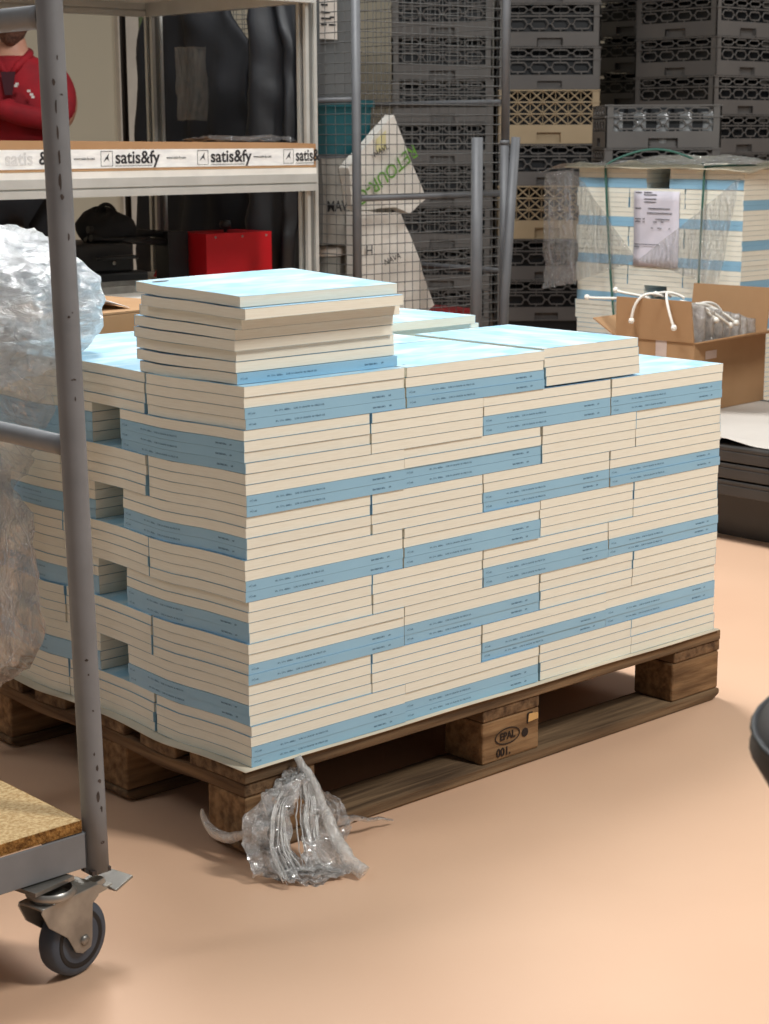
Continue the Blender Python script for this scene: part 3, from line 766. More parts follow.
# printed carton on the shelf
e = empty('flat_carton', (1.3, 2.236, ZS + .001), 0, 'long flat brown carton with printed white tape on the middle rack shelf', 'box')
MB().prism([(-.75, .0), (.752, 0), (.752, .072), (.62, .076), (-.75, .09)], 1, 0, .36).build('carton_body', M_card, e)
tp = MB().prism([(-.75, .008), (.742, .008), (.742, .058), (-.1, .060), (-.75, .062)], 1, -.0012, -.0003).build('printed_tape', M_tape, e)
text_mesh('&fy', .050, 'lettering', M_dark, tp, (1.058 - 1.3, -.0018, .036), bold=.0009)
text_mesh('satis', .050, 'faint_lettering', mat('faint_grey_ink', (214, 214, 212), .6), tp, (.952 - 1.3, -.0018, .036), bold=.0009)
for xw in (1.304, 1.640, 1.966):
    x = xw - 1.3
    clip = 'satis&fy' if xw < 1.9 else 'satis&'
    text_mesh(clip, .050, 'lettering', M_dark, tp, (x + .003, -.0018, .036), bold=.0009, sx=1.0 if xw < 1.9 else .80)
    ms = MB()
    if x - .045 > -.75:
        a = x - .045
        for (p, q, r_, s_) in ((a, a + .04, .013, .0145), (a, a + .04, .054, .0555), (a, a + .0015, .013, .055), (a + .0385, a + .04, .013, .055)): ms.bb(p, q, -.0018, -.0014, r_, s_)
        ms.prism([(a + .008, .024), (a + .016, .036), (a + .028, .049), (a + .025, .038), (a + .028, .026), (a + .021, .034)], 1, -.0018, -.0014)
    for k in range(30 if xw < 1.9 else 18):
        ms.bb(x + .004 + k * .0042, x + .0068 + k * .0042, -.0018, -.0014, .0125, .0148)
    ms.build('printed_mark', M_dark, tp)
for xw in (1.172, 1.487, 1.807):
    text_mesh('www.satis-fy.com', .0115, 'lettering', M_dark, tp, (xw - 1.3 - .002, -.0018, .035), sx=.85)
o = MB().grid(lambda u, v: crumple((1.72 + .32 * u, 2.30 + .2 * v, ZS + .083 + .012 * sin(v * pi)), 24, .007, 3), 50, 20).build('bubble_film', M_film2)
tag(o, 'strip of clear film lying on top of the flat printed carton', 'plastic film')

# red box, knob
e = empty('red_box', (2.03, 2.6, ZL), 0, 'bright red metal box with slanted side on the low rack shelf', 'box')
MB().prism([(0, 0), (.30, 0), (.19, .152), (0, .152)], 0, -.137, .133).build('housing', M_red, e, fix=True)
sc_ = MB()
for x in (-.10, .01, .11): sc_.lathe([(0, .003), (.004, .002), (.004, 0)], 8, Matrix.Translation((x, -.001, .14)) @ Matrix.Rotation(pi / 2, 4, 'X'))
sc_.build('screws', M_galv, e)
MB().lathe([(.006, .152), (.006, .165), (.018, .168), (.020, .178), (.016, .19), (0, .192)], 16, Matrix.Translation((-.02, .05, 0))).build('top_knob', M_blkp, e)
# black equipment
e = empty('equipment_case', (1.58, 2.62, ZL), 0, 'long black equipment case on the low rack shelf left of the red box', 'case')
bevel(MB().bb(-.42, .10, 0, .3, .0, .045).bb(-.42, .06, .02, .28, .045, .135).build('case_body', M_blkp, e), .008)
MB().tube([(-.1, -.01, .09), (-.04, -.03, .095), (.02, -.03, .095), (.05, -.01, .09)], .006, 8).build('handle', M_blkp, e)
MB().lathe([(0, .004), (.006, .003), (.006, 0)], 12, Matrix.Translation((-.03, -.0, .075)) @ Matrix.Rotation(pi / 2, 4, 'X')).build('latch', M_galv, e)
e = empty('steel_rails', (1.62, 2.4, ZL), 0, 'pair of thin bare steel rails lying in front of the black case', 'rail')
MB().bb(-.3, .12, .02, .035, 0, .022).bb(-.3, .10, .09, .102, 0, .03).bb(-.3, -.29, .02, .1, 0, .02).build('rail_bars', M_galv, e)
def bagfn(u, v):
    th_, ph = 2 * pi * u, pi * v
    p = V((1.60 + .105 * cos(th_) * sin(ph) + .02, 2.76 + .08 * sin(th_) * sin(ph), ZL + .175 + .055 * cos(ph) + .01 * sin(th_ * 3)))
    return crumple(p, 11, .012, 2)
e = empty('black_bag', (1.6, 2.76, ZL + .13), 0, 'small soft black bag lying on top of the black equipment case', 'bag')
MB().grid(lambda u, v: bagfn(u, v) - V((1.6, 2.76, ZL + .13)), 40, 24).build('bag_body', M_blk, e)
MB().tube(bez([(-.02, 0, .09), (-.0, 0, .135), (.05, 0, .13), (.06, 0, .08)], 14), .006, 8).build('strap', M_blk, e)
e = empty('tripod', (1.62, 2.95, ZL), 0, 'folded black tripod lying across the low rack shelf', 'tripod')
for i, (dy, dz) in enumerate(((0, 0), (.03, .0), (.015, .026))):
    MB().tube([(-.1, -.25 + dy, .15 + dz), (.20, -.25 + dy, .125 + dz)], .012, 10).build('leg', M_blkp, e)
MB().bb(.18, .26, -.27, -.20, .0, .16).build('head', M_blkp, e)

# garments on a rail
gr = empty('garment_rail', (2.26, 2.95, 0), 0, 'dark garment rail beside the rack carrying two black garment covers', 'rail')
MB().tube([(0, -.39, 0), (0, -.39, 1.72), (0, .62, 1.72), (0, .62, 0)], .012, 12).build('rail_frame', M_blkp, gr)
MB().tube([(-.12, -.39, .012), (.12, -.39, .012)], .012, 8).tube([(-.12, .62, .012), (.12, .62, .012)], .012, 8).build('feet', M_blkp, gr)
def garment(x0, x1, z0, z1, mt, lab_, seed, fold, pocket=None):
    cx_ = (x0 + x1) / 2; e_ = empty('garment_cover', (2.26, cx_, z1), -pi / 2, lab_, 'garment cover', None)
    def fn(u, v):
        q = 2 * pi * u; wv = (x1 - x0) / 2 * (.55 + .45 * min(1, v * 6)); dp = .05 * (1 + .3 * v)
        x = cos(q) * wv; y = sin(q) * dp * (1 + fold * sin(q * 5 + seed)) + .012 * sin(x * 40 + v * 3 + seed)
        return crumple((x, y, -(z1 - z0) * v), 3.5, .022, seed)
    MB().grid(fn, 72, 40).build('cloth', mt, e_)
    MB().tube([(0, 0, -.01), (0, 0, .05), (.02, 0, 1.72 - z1 + .01), (-.01, 0, 1.72 - z1 + .02)], .003, 6).build('hanger_hook', M_galv, e_)
    if pocket:
        a, b, c, d = pocket
        MB().grid(lambda u, v: crumple((-(a - cx_ + (b - a) * u), -.078 - .0 * v, c - z1 + (d - c) * v), 14, .008, 6), 20, 30).build('clear_pocket', M_pocket, e_)
    return e_
M_pocket = film_mat('clear_pocket_film', white=.02, gl=.16, scale=16, stretch=(1, 1, .4), bumpd=.02)
garment(2.825, 3.50, .25, 1.62, M_blk, 'black garment cover with clear pocket, left of the two on the rail', 1, .25, (2.96, 3.14, 1.16, 1.41))
garment(2.575, 2.815, .25, 1.62, M_blks, 'shiny black garment cover, right of the two on the rail', 4, .5)

# ------------------------------------------------------------------ roll cage and its load
CX, CY = 2.455, 2.5
cg = empty('roll_cage', (CX, CY, 0), 0, 'tall grey wire mesh roll cage standing behind the pile of books', 'roll cage')
cw, cd, chh = .72, .82, 1.75
for (x, y) in ((0, 0), (cw, 0), (0, cd), (cw, cd)): MB().tube([(x, y, .16), (x, y, chh)], .0155, 14).build('upright', M_tubed, cg)
for z in (.2, .90, 1.72):
    MB().tube([(0, 0, z), (cw, 0, z)], .012, 10).build('cross_rail', M_tubed, cg)
for z in (.2, .55, 1.72): MB().tube([(0, cd, z), (cw, cd, z)], .011, 10).build('cross_rail', M_tubed, cg)
for x in (0, cw):
    for z in (.2, .62, 1.225, 1.72): MB().tube([(x, 0, z), (x, cd, z)], .010, 10).build('side_rail', M_tubed, cg)
def wires(axis, fixed, L_, nm_):
    w = MB(); k = .036 if axis == 0 else .05; x = k
    while x < L_ - .01:
        a = (x, fixed, .2) if axis == 0 else (fixed, x, .2); b = (x, fixed, 1.72) if axis == 0 else (fixed, x, 1.72)
        w.tube([a, b], .0016, 4, False); x += k
    z = .24
    while z < 1.72:
        a = (0, fixed - .002, z) if axis == 0 else (fixed - .002, 0, z); b = (L_, fixed - .002, z) if axis == 0 else (fixed - .002, L_, z)
        w.tube([a, b], .0016, 4, False); z += .0335
    return w.build(nm_, M_wire, cg)
wires(0, -.006, cw, 'wire_mesh'); wires(0, cd + .006, cw, 'wire_mesh'); wires(1, -.006, cd, 'wire_mesh'); wires(1, cw + .006, cd, 'wire_mesh')
MB().bb(0, cw, 0, cd, .13, .16).build('base_plate', M_tubed, cg)
for (x, y) in ((.07, .07), (cw - .07, .07), (.07, cd - .07), (cw - .07, cd - .07)):
    MB().lathe([(0, -.012), (.045, -.012), (.05, -.006), (.05, .006), (.045, .012), (0, .012)], 20, Matrix.Translation((x, y, .05)) @ Matrix.Rotation(pi / 2, 4, 'X')).bb(x - .02, x + .02, y - .018, y - .014, .05, .13).bb(x - .02, x + .02, y + .014, y + .018, .05, .13).build('caster', M_blkp, cg)
# load
def tbox(name, x0, x1, y0, y1, z0, z1, m_, lb, ct, lip=True):
    e_ = empty(name, ((x0 + x1) / 2, (y0 + y1) / 2, z0), 0, lb, ct)
    a, b, h_ = (x1 - x0) / 2, (y1 - y0) / 2, z1 - z0
    bevel(MB().add([(-a * .94, -b * .94, 0), (a * .94, -b * .94, 0), (a * .94, b * .94, 0), (-a * .94, b * .94, 0), (-a, -b, h_), (a, -b, h_), (a, b, h_), (-a, b, h_)],
             [(3, 2, 1, 0), (0, 1, 5, 4), (1, 2, 6, 5), (2, 3, 7, 6), (3, 0, 4, 7)]).build('bin_body', m_, e_), .004)
    MB().bb(-a - .006, a + .006, -b - .006, b + .006, h_ - .02, h_ + .004).build('bin_lid', m_, e_)
    return e_
# inner shelf
MB().bb(.014, .27, .215, cd - .02, 1.030, 1.040).build('inner_shelf', M_tubed, cg)
tbox('teal_bin', 2.475, 2.725, 2.72, 3.0, 1.041, 1.225, M_teal, 'dark teal plastic bin inside the roll cage below the grey bin', 'bin')
g_ = tbox('grey_bin', 2.48, 2.66, 2.72, 3.0, 1.231, 1.66, M_grbin, 'tall grey plastic bin with paper label at the top of roll cage', 'bin')
MB().bb(-.09, -.012, -.1475, -.146, .20, .36).build('paper_label', M_paper, g_)
lm = MB()
for k, (a, b, z) in enumerate(((-.085, -.05, .34), (-.085, -.055, .31), (-.085, -.045, .285), (-.085, -.04, .265), (-.045, -.025, .27), (-.05, -.02, .245), (-.085, -.06, .245))): lm.bb(a, b, -.149, -.1475, z, z + .006)
lm.build('label_print', M_dark, g_)
def sack(name, pts, y, dep, m_, lb, seed):
    kk = (y + 2.072) / 4.822 if y < 2.69 else 1
    pts = [((p[0] + 1.6) * kk - 1.6, 1.1 + (p[1] - 1.1) * kk) for p in pts]
    cx_ = sum(p[0] for p in pts) / len(pts); z0 = min(p[1] for p in pts)
    e_ = empty(name, (cx_, y, z0), 0, lb, 'sack')
    import bmesh
    bm = bmesh.new(); n_ = len(pts)
    v0 = [bm.verts.new((p[0] - cx_, 0, p[1] - z0)) for p in pts]; v1 = [bm.verts.new((p[0] - cx_, dep, p[1] - z0)) for p in pts]
    bm.faces.new(v0); bm.faces.new(v1[::-1])
    for i in range(n_): bm.faces.new((v0[i], v1[i], v1[(i + 1) % n_], v0[(i + 1) % n_]))
    bmesh.ops.recalc_face_normals(bm, faces=bm.faces); bmesh.ops.triangulate(bm, faces=bm.faces)
    bmesh.ops.subdivide_edges(bm, edges=bm.edges, cuts=5, use_grid_fill=True)
    for v_ in bm.verts:
        v_.co = crumple(v_.co, 8, .006, seed)
    me = bpy.data.meshes.new(name); bm.to_mesh(me); bm.free(); me.materials.append(m_)
    ob = bpy.data.objects.new('sack_body', me); col.objects.link(ob); ob.parent = e_
    return e_, cx_, z0
s1, sx_, sz_ = sack('paper_sack', [(2.63, 1.00), (2.857, 1.18), (3.017, .882), (2.931, .83), (2.861, .852), (2.66, .845)], 2.655, .045, M_sack, 'white paper sack with green lettering leaning in the roll cage', 1)
text_mesh('RETOUR-C', .070, 'green_lettering', M_gtext, s1, (2.862 - sx_, -.014, 1.062 - sz_), (pi / 2, pi - R(32) + 0, 0), bold=.0008, sx=.95)
text_mesh('NAVL', .03, 'small_lettering', M_dark, s1, (2.66 - sx_, -.014, 1.04 - sz_), (pi / 2, -R(24), 0), sx=1)
MB().prism([(2.675 - sx_, 1.095 - sz_), (2.72 - sx_, 1.125 - sz_), (2.72 - sx_, 1.06 - sz_), (2.675 - sx_, 1.05 - sz_)], 1, -.012, -.011).build('yellow_patch', M_yel, s1)
s2, sx_, sz_ = sack('paper_sack', [(2.67, .842), (2.886, .830), (2.945, .732), (3.06, .486), (3.02, .463), (2.86, .40), (2.65, .40), (2.67, .60)], 2.645, .05, M_sack, 'crumpled white sack below the one with green lettering in roll cage', 2)
text_mesh('NAVA', .03, 'small_lettering', M_dark, s2, (2.70 - sx_, -.014, .665 - sz_), (pi / 2, -R(16), 0))
text_mesh('H', .05, 'small_lettering', M_dark, s2, (2.61 - sx_, -.014, .71 - sz_), (pi / 2, 0, 0))
s3, sx_, sz_ = sack('paper_sack', [(2.475, .735), (2.60, .735), (2.60, 1.025), (2.475, 1.03)], 2.70, .3, M_sackg, 'greyish sack with dark lettering at left inside the roll cage', 3)
text_mesh('MAVA', .052, 'small_lettering', M_dark, s3, (-.055, -.012, .13), (pi / 2, 0, 0), bold=.001, sx=.9)
e = empty('round_tub', (2.56, 2.84, .276), 0, 'pale round lidded tub at the lower left inside the roll cage', 'tub')
MB().lathe([(0, 0), (.095, 0), (.105, .42), (0, .42)], 28).build('tub_body', mat('grey_tub', (150, 144, 134), .6), e)
MB().lathe([(.112, .415), (.115, .43), (.108, .448), (0, .452)], 28).build('tub_lid', M_paper, e)
MB().bb(.02, cw - .02, .03, cd - .03, .26, .275).build('inner_shelf', M_tubed, cg)
o = bevel(MB().bb(2.66, 2.98, 2.62, 2.90, .276, .398).build('carton', M_card), .003); tag(o, 'small brown carton low in the roll cage below the white sacks', 'box')
bb_ = tbox('red_crate', 3.0, 3.15, 2.62, 3.0, .275, .47, mat('red_plastic', (150, 24, 28), .5), 'dark red plastic crate low in the roll cage at right', 'crate')

# second trolley with bare uprights
t2 = empty('tube_trolley', (2.9, 2.28, 0), 0, 'low grey trolley with a short and a leaning steel tube beside roll cage', 'trolley')
MB().tube([(-.09, 0, .14), (-.092, 0, 1.10)], .0195, 16).build('short_upright', M_tubed, t2)
MB().tube([(.035, 0, .14), (.05, 0, .55), (.098, 0, 1.10)], .016, 16).build('leaning_upright', M_tubed, t2)
MB().tube([(.075, .03, .14), (.075, .03, 1.08)], .016, 14).tube([(.075, .03, 1.08), (.079, .03, 1.9)], .0145, 14).tube([(.075, .03, 1.075), (.075, .03, 1.09)], .0175, 14).build('tall_upright', M_tubed, t2)
MB().bb(-.14, .14, -.05, .14, .115, .14).build('base_frame', M_tubed, t2)
for x in (-.1, .1):
    for y in (-.02, .11): MB().lathe([(0, -.012), (.05, -.012), (.056, 0), (.05, .012), (0, .012)], 20, Matrix.Translation((x, y, .057)) @ Matrix.Rotation(pi / 2, 4, 'X')).build('caster', M_blkp, t2)

# ------------------------------------------------------------------ dish racks
S = .5
def side_transforms():
    for k in range(4):
        yield Matrix.Rotation(k * pi / 2, 4, 'Z') @ Matrix.Translation((0, -S / 2, 0))
def hexrow(w, z0, z1, M, nper=4):
    h_ = z1 - z0; zc = (z0 + z1) / 2; L0 = .42; p = L0 / nper; d = .006; y0, y1 = 0, .006
    for i in range(nper):
        c = -L0 / 2 + p * (i + .5); a = p * .30
        w.bb(c - a, c + a, y0, y1, z1 - h_ * .18 - d * .5, z1 - h_ * .18 + d * .5, M); w.bb(c - a, c + a, y0, y1, z0 + h_ * .18 - d * .5, z0 + h_ * .18 + d * .5, M)
        for s in (-1, 1):
            for t in (-1, 1):
                p0 = V((c + s * a, .003, zc + t * h_ * .32)); p1 = V((c + s * (a + p * .12), .003, zc))
                w.tube([p0, p1], .0036, 4, False, M)
            w.bb(c + s * p * .5 - p * .10 if s > 0 else c - p * .5 - .002, c + s * p * .5 + .002 if s > 0 else c - p * .5 + p * .10, y0, y1, zc - d * .5, zc + d * .5, M)
        w.bb(c - .003, c + .003, y0, y1, z1 - h_ * .18, z1, M); w.bb(c - .003, c + .003, y0, y1, z0, z0 + h_ * .18, M)
def xrow(w, z0, z1, M, n=7):
    L0 = .44; p = L0 / n
    for i in range(n):
        c = -L0 / 2 + p * (i + .5)
        for s in (-1, 1):
            w.tube([(c - p * .45, .003, z0 if s > 0 else z1), (c + p * .45, .003, z1 if s > 0 else z0)], .0036, 4, False, M)
        w.tube([(c - p * .5, .003, z0), (c - p * .5, .003, z1)], .002, 4, False, M)
def make_rack(tan, tall=False):
    m_ = M_tan if tan else M_rack
    rows = [(.092, .136), (.143, .187), (.194, .238)] if tan else [(.070, .128), (.136, .176)]
    band = .088 if tan else .066; Ht = .262 if tan else .183
    if tan: rows = [(.094, .142), (.151, .199), (.208, .256)]
    if tall: rows = [(.072, .142), (.150, .198)]; Ht = .2055
    e_ = empty('dish_rack', (0, 0, 0), 0)
    w = MB()
    for M in side_transforms():
        hw, hh = .06, .026
        w.bb(-S / 2, -hw, 0, .008, 0, band, M); w.bb(hw, S / 2, 0, .008, 0, band, M)
        w.bb(-hw, hw, 0, .008, band * .62, band, M); w.bb(-hw, hw, .02, .024, 0, band * .62, M); w.bb(-hw, hw, 0, .008, 0, .006, M)
        w.bb(-hw - .004, -hw, .0, .024, 0, band * .62, M); w.bb(hw, hw + .004, .0, .024, 0, band * .62, M); w.bb(-hw, hw, .006, .024, band * .62, band * .66, M)
    for k in range(10):
        x = -S / 2 + .05 * k + .025; w.bb(x - .004, x + .004, -S / 2 + .01, S / 2 - .01, .002, .008); w.bb(-S / 2 + .01, S / 2 - .01, x - .004, x + .004, .002, .008)
    w.build('tray', m_, e_)
    w = MB()
    for M in side_transforms():
        w.bb(-S / 2, -.215, 0, .008, band, Ht, M); w.bb(.215, S / 2, 0, .008, band, Ht, M)
        for (a, b) in rows:
            (xrow if tan else hexrow)(w, a, b, M)
            w.bb(-S / 2 - .003, S / 2 + .003, -.004, .006, b, b + .006, M)
        w.bb(-.215, .215, 0, .006, band, band + .004, M)
    w.build('lattice_wall', m_, e_)
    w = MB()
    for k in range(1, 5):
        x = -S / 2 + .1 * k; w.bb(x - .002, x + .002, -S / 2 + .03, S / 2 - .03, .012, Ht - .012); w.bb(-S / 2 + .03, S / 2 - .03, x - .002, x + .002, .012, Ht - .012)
    w.bb(-S / 2 + .03, S / 2 - .03, -S / 2 + .028, -S / 2 + .031, .012, Ht * .8); w.bb(-S / 2 + .028, -S / 2 + .031, -S / 2 + .03, S / 2 - .03, .012, Ht * .8)  # dark sheets behind two walls imitate the shaded interior and block the view
    w.build('compartments_and_shade', M_inner, e_)
    return e_, Ht
protoG, HG = make_rack(False); protoT, HT = make_rack(True); protoH, HH = make_rack(False, True)
used = {'g': False, 't': False, 'h': False}
def stack(cx_, cy_, rz, seq, where, grp, z0=.0):
    z = z0
    tot = len(seq)
    for i, k in enumerate(seq):
        pr = {'g': protoG, 't': protoT, 'h': protoH}[k]
        if not used[k]: o_ = pr; used[k] = True
        else: o_ = copy_tree(pr)
        o_.location = (cx_, cy_, z); o_.rotation_euler = (0, 0, rz + random.uniform(-.01, .01))
        up = ORD[tot - 1 - i]
        o_['label'] = f"{'tan' if k == 't' else 'grey'} plastic dish rack, {up} from the top of {where}"; o_['category'] = 'dish rack'; o_['group'] = grp
        z += {'g': HG, 't': HT, 'h': HH}[k] + .0015
    return z
YW = -R(42.4)
# stack beside the cage: tan rack bands at about z 1.3 and .85
stack(5.31, 4.27, YW, ['h', 'h', 't', 'h', 't', 'h', 'h', 'h'], 'the stack with tan racks in it', 'stack of grey and tan dish racks', .183)
stack(4.92, 4.63, YW, ['h'] * 8, 'the stack seen behind the cage mesh', 'dish racks behind the cage', .14)
z4 = stack(4.76, 3.10, YW, ['g'] * 6, 'the low stack behind the wrapped books', 'low stack of dish racks', .13)
stack(5.76, 3.60, 0, ['g'] * 10, 'the tall corner stack at far right', 'tall corner stack of dish racks', .097)
stack(6.14, 4.24, 0, ['g'] * 10, 'the narrow visible stack between taller ones', 'rear stack of dish racks', .15)
for (x, y, rz, z, lb) in ((4.76, 3.10, YW, .13, 'dark dolly under the low stack of dish racks'), (5.31, 4.27, YW, .183, 'dark dolly under the stack with tan dish racks'), (4.92, 4.63, YW, .14, 'dark dolly under the dish racks behind the cage'),
                          (5.76, 3.60, 0, .097, 'dark dolly under the tall corner stack of racks'), (6.14, 4.24, 0, .15, 'dark dolly under the rear stack of racks')):
    e = empty('rack_dolly', (x, y, 0), rz, lb, 'dolly')
    MB().bb(-.24, .24, -.24, .24, .085, z - .001).build('dolly_deck', M_blkp, e)
    for a in (-.2, .2):
        for b in (-.2, .2): MB().lathe([(0, -.012), (.036, -.012), (.04, 0), (.036, .012), (0, .012)], 18, Matrix.Translation((a, b, .04)) @ Matrix.Rotation(pi / 2, 4, 'X')).build('caster', M_blkp, e)
# glasses in the top rack of the low stack
gl0 = MB().lathe([(.026, 0), (.034, .012), (.036, .06), (.034, .14), (.032, .14), (.034, .06), (.032, .014), (0, .008)], 20).build('drinking_glass', M_glass)
first = True
zt4 = z4 - HG
for j in range(5):
    for i in range(2):
        g_ = gl0 if first else gl0.copy()
        if not first: col.objects.link(g_)
        first = False
        lx, ly = -.2 + .1 * j, -.2 + .1 * i
        g_.location = (4.76 + cos(YW) * lx - sin(YW) * ly, 3.10 + sin(YW) * lx + cos(YW) * ly, zt4 + .010)
        tag(g_, f"clear drinking glass, {['front', 'second'][i]} line, {ORD[j]} from left in the top rack of the low stack", 'glass', 'glasses in the low stack of racks')

# ------------------------------------------------------------------ small items behind the books at left
e = empty('cardboard_carton', (.38, 1.0, 0), R(8), 'tall brown carton standing on the floor behind the books, nearly hidden by film', 'box')
bevel(MB().bb(-.24, .24, -.14, .20, 0, .765).build('carton_body', M_card, e), .003)
MB().prism([(-.24, .7655), (.24, .7655), (.22, .769), (-.22, .769)], 1, -.14, .03).build('top_flap', M_card, e)
o = MB().grid(lambda u, v: (.26 + .17 * u + .03 * v, .90 + .12 * v, .771 + .055 * (1 - u) * (1 - v) ** 2 + .004 * v), 20, 10).build('paper_sheet', mat('white_paper', (240, 240, 244), .7)); solid(o, .001)
tag(o, 'white curled sheet of paper on the carton between film and book pile', 'sheet')

# ------------------------------------------------------------------ stool at the right edge
sx0, sy0 = -.42, -1.465
e = empty('swivel_stool', (sx0, sy0, 0), 0, 'black padded swivel stool cut off by the right edge of the photo', 'stool')
MB().lathe([(0, .600), (.10, .600), (.150, .612), (.178, .632), (.190, .652), (.186, .668), (.172, .678), (.168, .680), (.12, .688), (0, .692)], 56).build('seat', M_blks2 if False else mat('black_seat_vinyl', (44, 38, 36), .5), e)
MB().tube([(cos(a) * .187, sin(a) * .187, .667) for a in [2 * pi * k / 48 for k in range(48)]], .003, 6, closed=True).build('piping', M_rubd, e)
MB().tube([(0, 0, .12), (0, 0, .60)], .02, 14).build('gas_column', M_blkp, e)
for k in range(5):
    a = 2 * pi * k / 5 + .3
    MB().tube([(0, 0, .12), (cos(a) * .2, sin(a) * .2, .085)], [.022, .014], 10).build('base_arm', M_blkp, e)
    MB().lathe([(0, -.012), (.026, -.012), (.03, 0), (.026, .012), (0, .012)], 16, Matrix.Translation((cos(a) * .2, sin(a) * .2, .03)) @ Matrix.Rotation(a, 4, 'Z') @ Matrix.Rotation(pi / 2, 4, 'X')).tube([(cos(a) * .2, sin(a) * .2, .03), (cos(a) * .2, sin(a) * .2, .09)], .006, 8).build('caster', M_blkp, e)

# ------------------------------------------------------------------ person
def skin_obj(name, verts, edges, radii, root, mt, parent, sub=2):
    me = bpy.data.meshes.new(name); me.from_pydata(verts, edges, []); ob = bpy.data.objects.new(name, me); col.objects.link(ob)
    if parent: ob.parent = parent
    sm_ = ob.modifiers.new('skin', 'SKIN'); sm_.use_smooth_shade = True
    for i, r_ in enumerate(radii):
        sv = me.skin_vertices[0].data[i]; sv.radius = r_ if isinstance(r_, tuple) else (r_, r_); sv.use_root = (i == root)
    sb = ob.modifiers.new('sub', 'SUBSURF'); sb.levels = sub; sb.render_levels = sub
    me.materials.append(mt); return ob
pe = empty('person', (2.27, 4.36, 0), -R(42), 'person in a red zip jacket standing with arms crossed, face cut off by trolley rail', 'person')
# local frame: x right of viewer, -y toward camera, z up
bv = [(0, 0, .92), (0, .005, 1.05), (0, .0, 1.18), (0, 0, 1.32), (0, .012, 1.40), (0, .01, 1.46), (0, -.0, 1.52),      # 0-6 pelvis..head base
      (.10, 0, 1.37), (.175, 0, 1.35), (.215, -.02, 1.25), (.205, -.08, 1.165), (.06, -.165, 1.19), (-.05, -.165, 1.225),   # 7-12 right-hand side arm
      (-.10, 0, 1.37), (-.175, 0, 1.35), (-.215, -.02, 1.25), (-.205, -.08, 1.175), (-.06, -.14, 1.20), (.04, -.14, 1.23),  # 13-18
      (.09, 0, .86), (.10, -.01, .48), (.10, .01, .09), (-.09, 0, .86), (-.10, -.01, .48), (-.10, .01, .09), (.11, -.12, .05), (-.11, -.12, .05)]
be = [(0, 1), (1, 2), (2, 3), (3, 4), (4, 5), (5, 6), (3, 7), (7, 8), (8, 9), (9, 10), (10, 11), (11, 12), (3, 13), (13, 14), (14, 15), (15, 16), (16, 17), (17, 18), (0, 19), (19, 20), (20, 21), (0, 22), (22, 23), (23, 24), (21, 25), (24, 26)]
br = [(.15, .11), (.14, .10), (.155, .11), (.16, .11), (.08, .07), (.056, .056), (.058, .06), (.09, .08), (.06, .06), (.05, .05), (.042, .042), (.036, .036), (.026, .026), (.09, .08), (.06, .06), (.05, .05), (.042, .042), (.036, .036), (.026, .026),
      (.085, .085), (.058, .058), (.042, .042), (.085, .085), (.058, .058), (.042, .042), (.036, .03), (.036, .03)]
body = skin_obj('body', bv, be, br, 0, M_skin, pe)
# head with face
def headfn(u, v):
    q = 2 * pi * u; ph = pi * v
    x = .076 * sin(ph) * cos(q); y = .096 * sin(ph) * sin(q); z = .118 * cos(ph)
    f = max(0, -sin(q)) * sin(ph)
    if z < -.02: x *= 1 + (z + .02) * 3.2; y *= (1 + (z + .02) * 1.6) if y > 0 else 1
    if y < 0:
        y -= .014 * math.exp(-(x / .011) ** 2) * math.exp(-((z + .015) / .022) ** 2)          # nose
        y += .010 * (math.exp(-((abs(x) - .031) / .014) ** 2)) * math.exp(-((z - .012) / .012) ** 2)  # eyes
        y -= .005 * math.exp(-(x / .024) ** 2) * math.exp(-((z + .058) / .007) ** 2)           # lips
        y -= .010 * math.exp(-(x / .02) ** 2) * math.exp(-((z + .098) / .016) ** 2)            # chin
    return (x, y - .01, z + 1.575)
hd = MB().grid(headfn, 48, 40).build('head', M_skin, pe)
def beardfn(u, v):
    q = pi + pi * u; ph = pi * (.60 + .36 * v)
    p = V(headfn(q / (2 * pi), ph / pi)); c_ = V((0, -.01, 1.575)); return c_ + (p - c_) * 1.035
MB().grid(beardfn, 30, 12).build('beard', M_beard, hd)
MB().grid(lambda u, v: V((0, -.005, 1.58)) + (V(headfn(u, v * .42)) - V((0, -.01, 1.575))) * 1.07 + V((0, .012, 0)), 36, 14).build('hair', M_beard, hd)
for s in (-1, 1):
    MB().lathe([(0, -.004), (.014, -.004), (.018, 0), (.014, .004), (0, .004)], 12, Matrix.Translation((s * .078, .0, 1.57)) @ Matrix.Diagonal((.5, 1, 1.7, 1)) @ Matrix.Rotation(pi / 2, 4, 'Y')).build('ear', M_skin, hd)
    MB().lathe([(0, -.012), (.009, -.008), (.012, 0), (.009, .008), (0, .012)], 10, Matrix.Translation((s * .031, -.083, 1.587))).build('eye', M_white, hd)
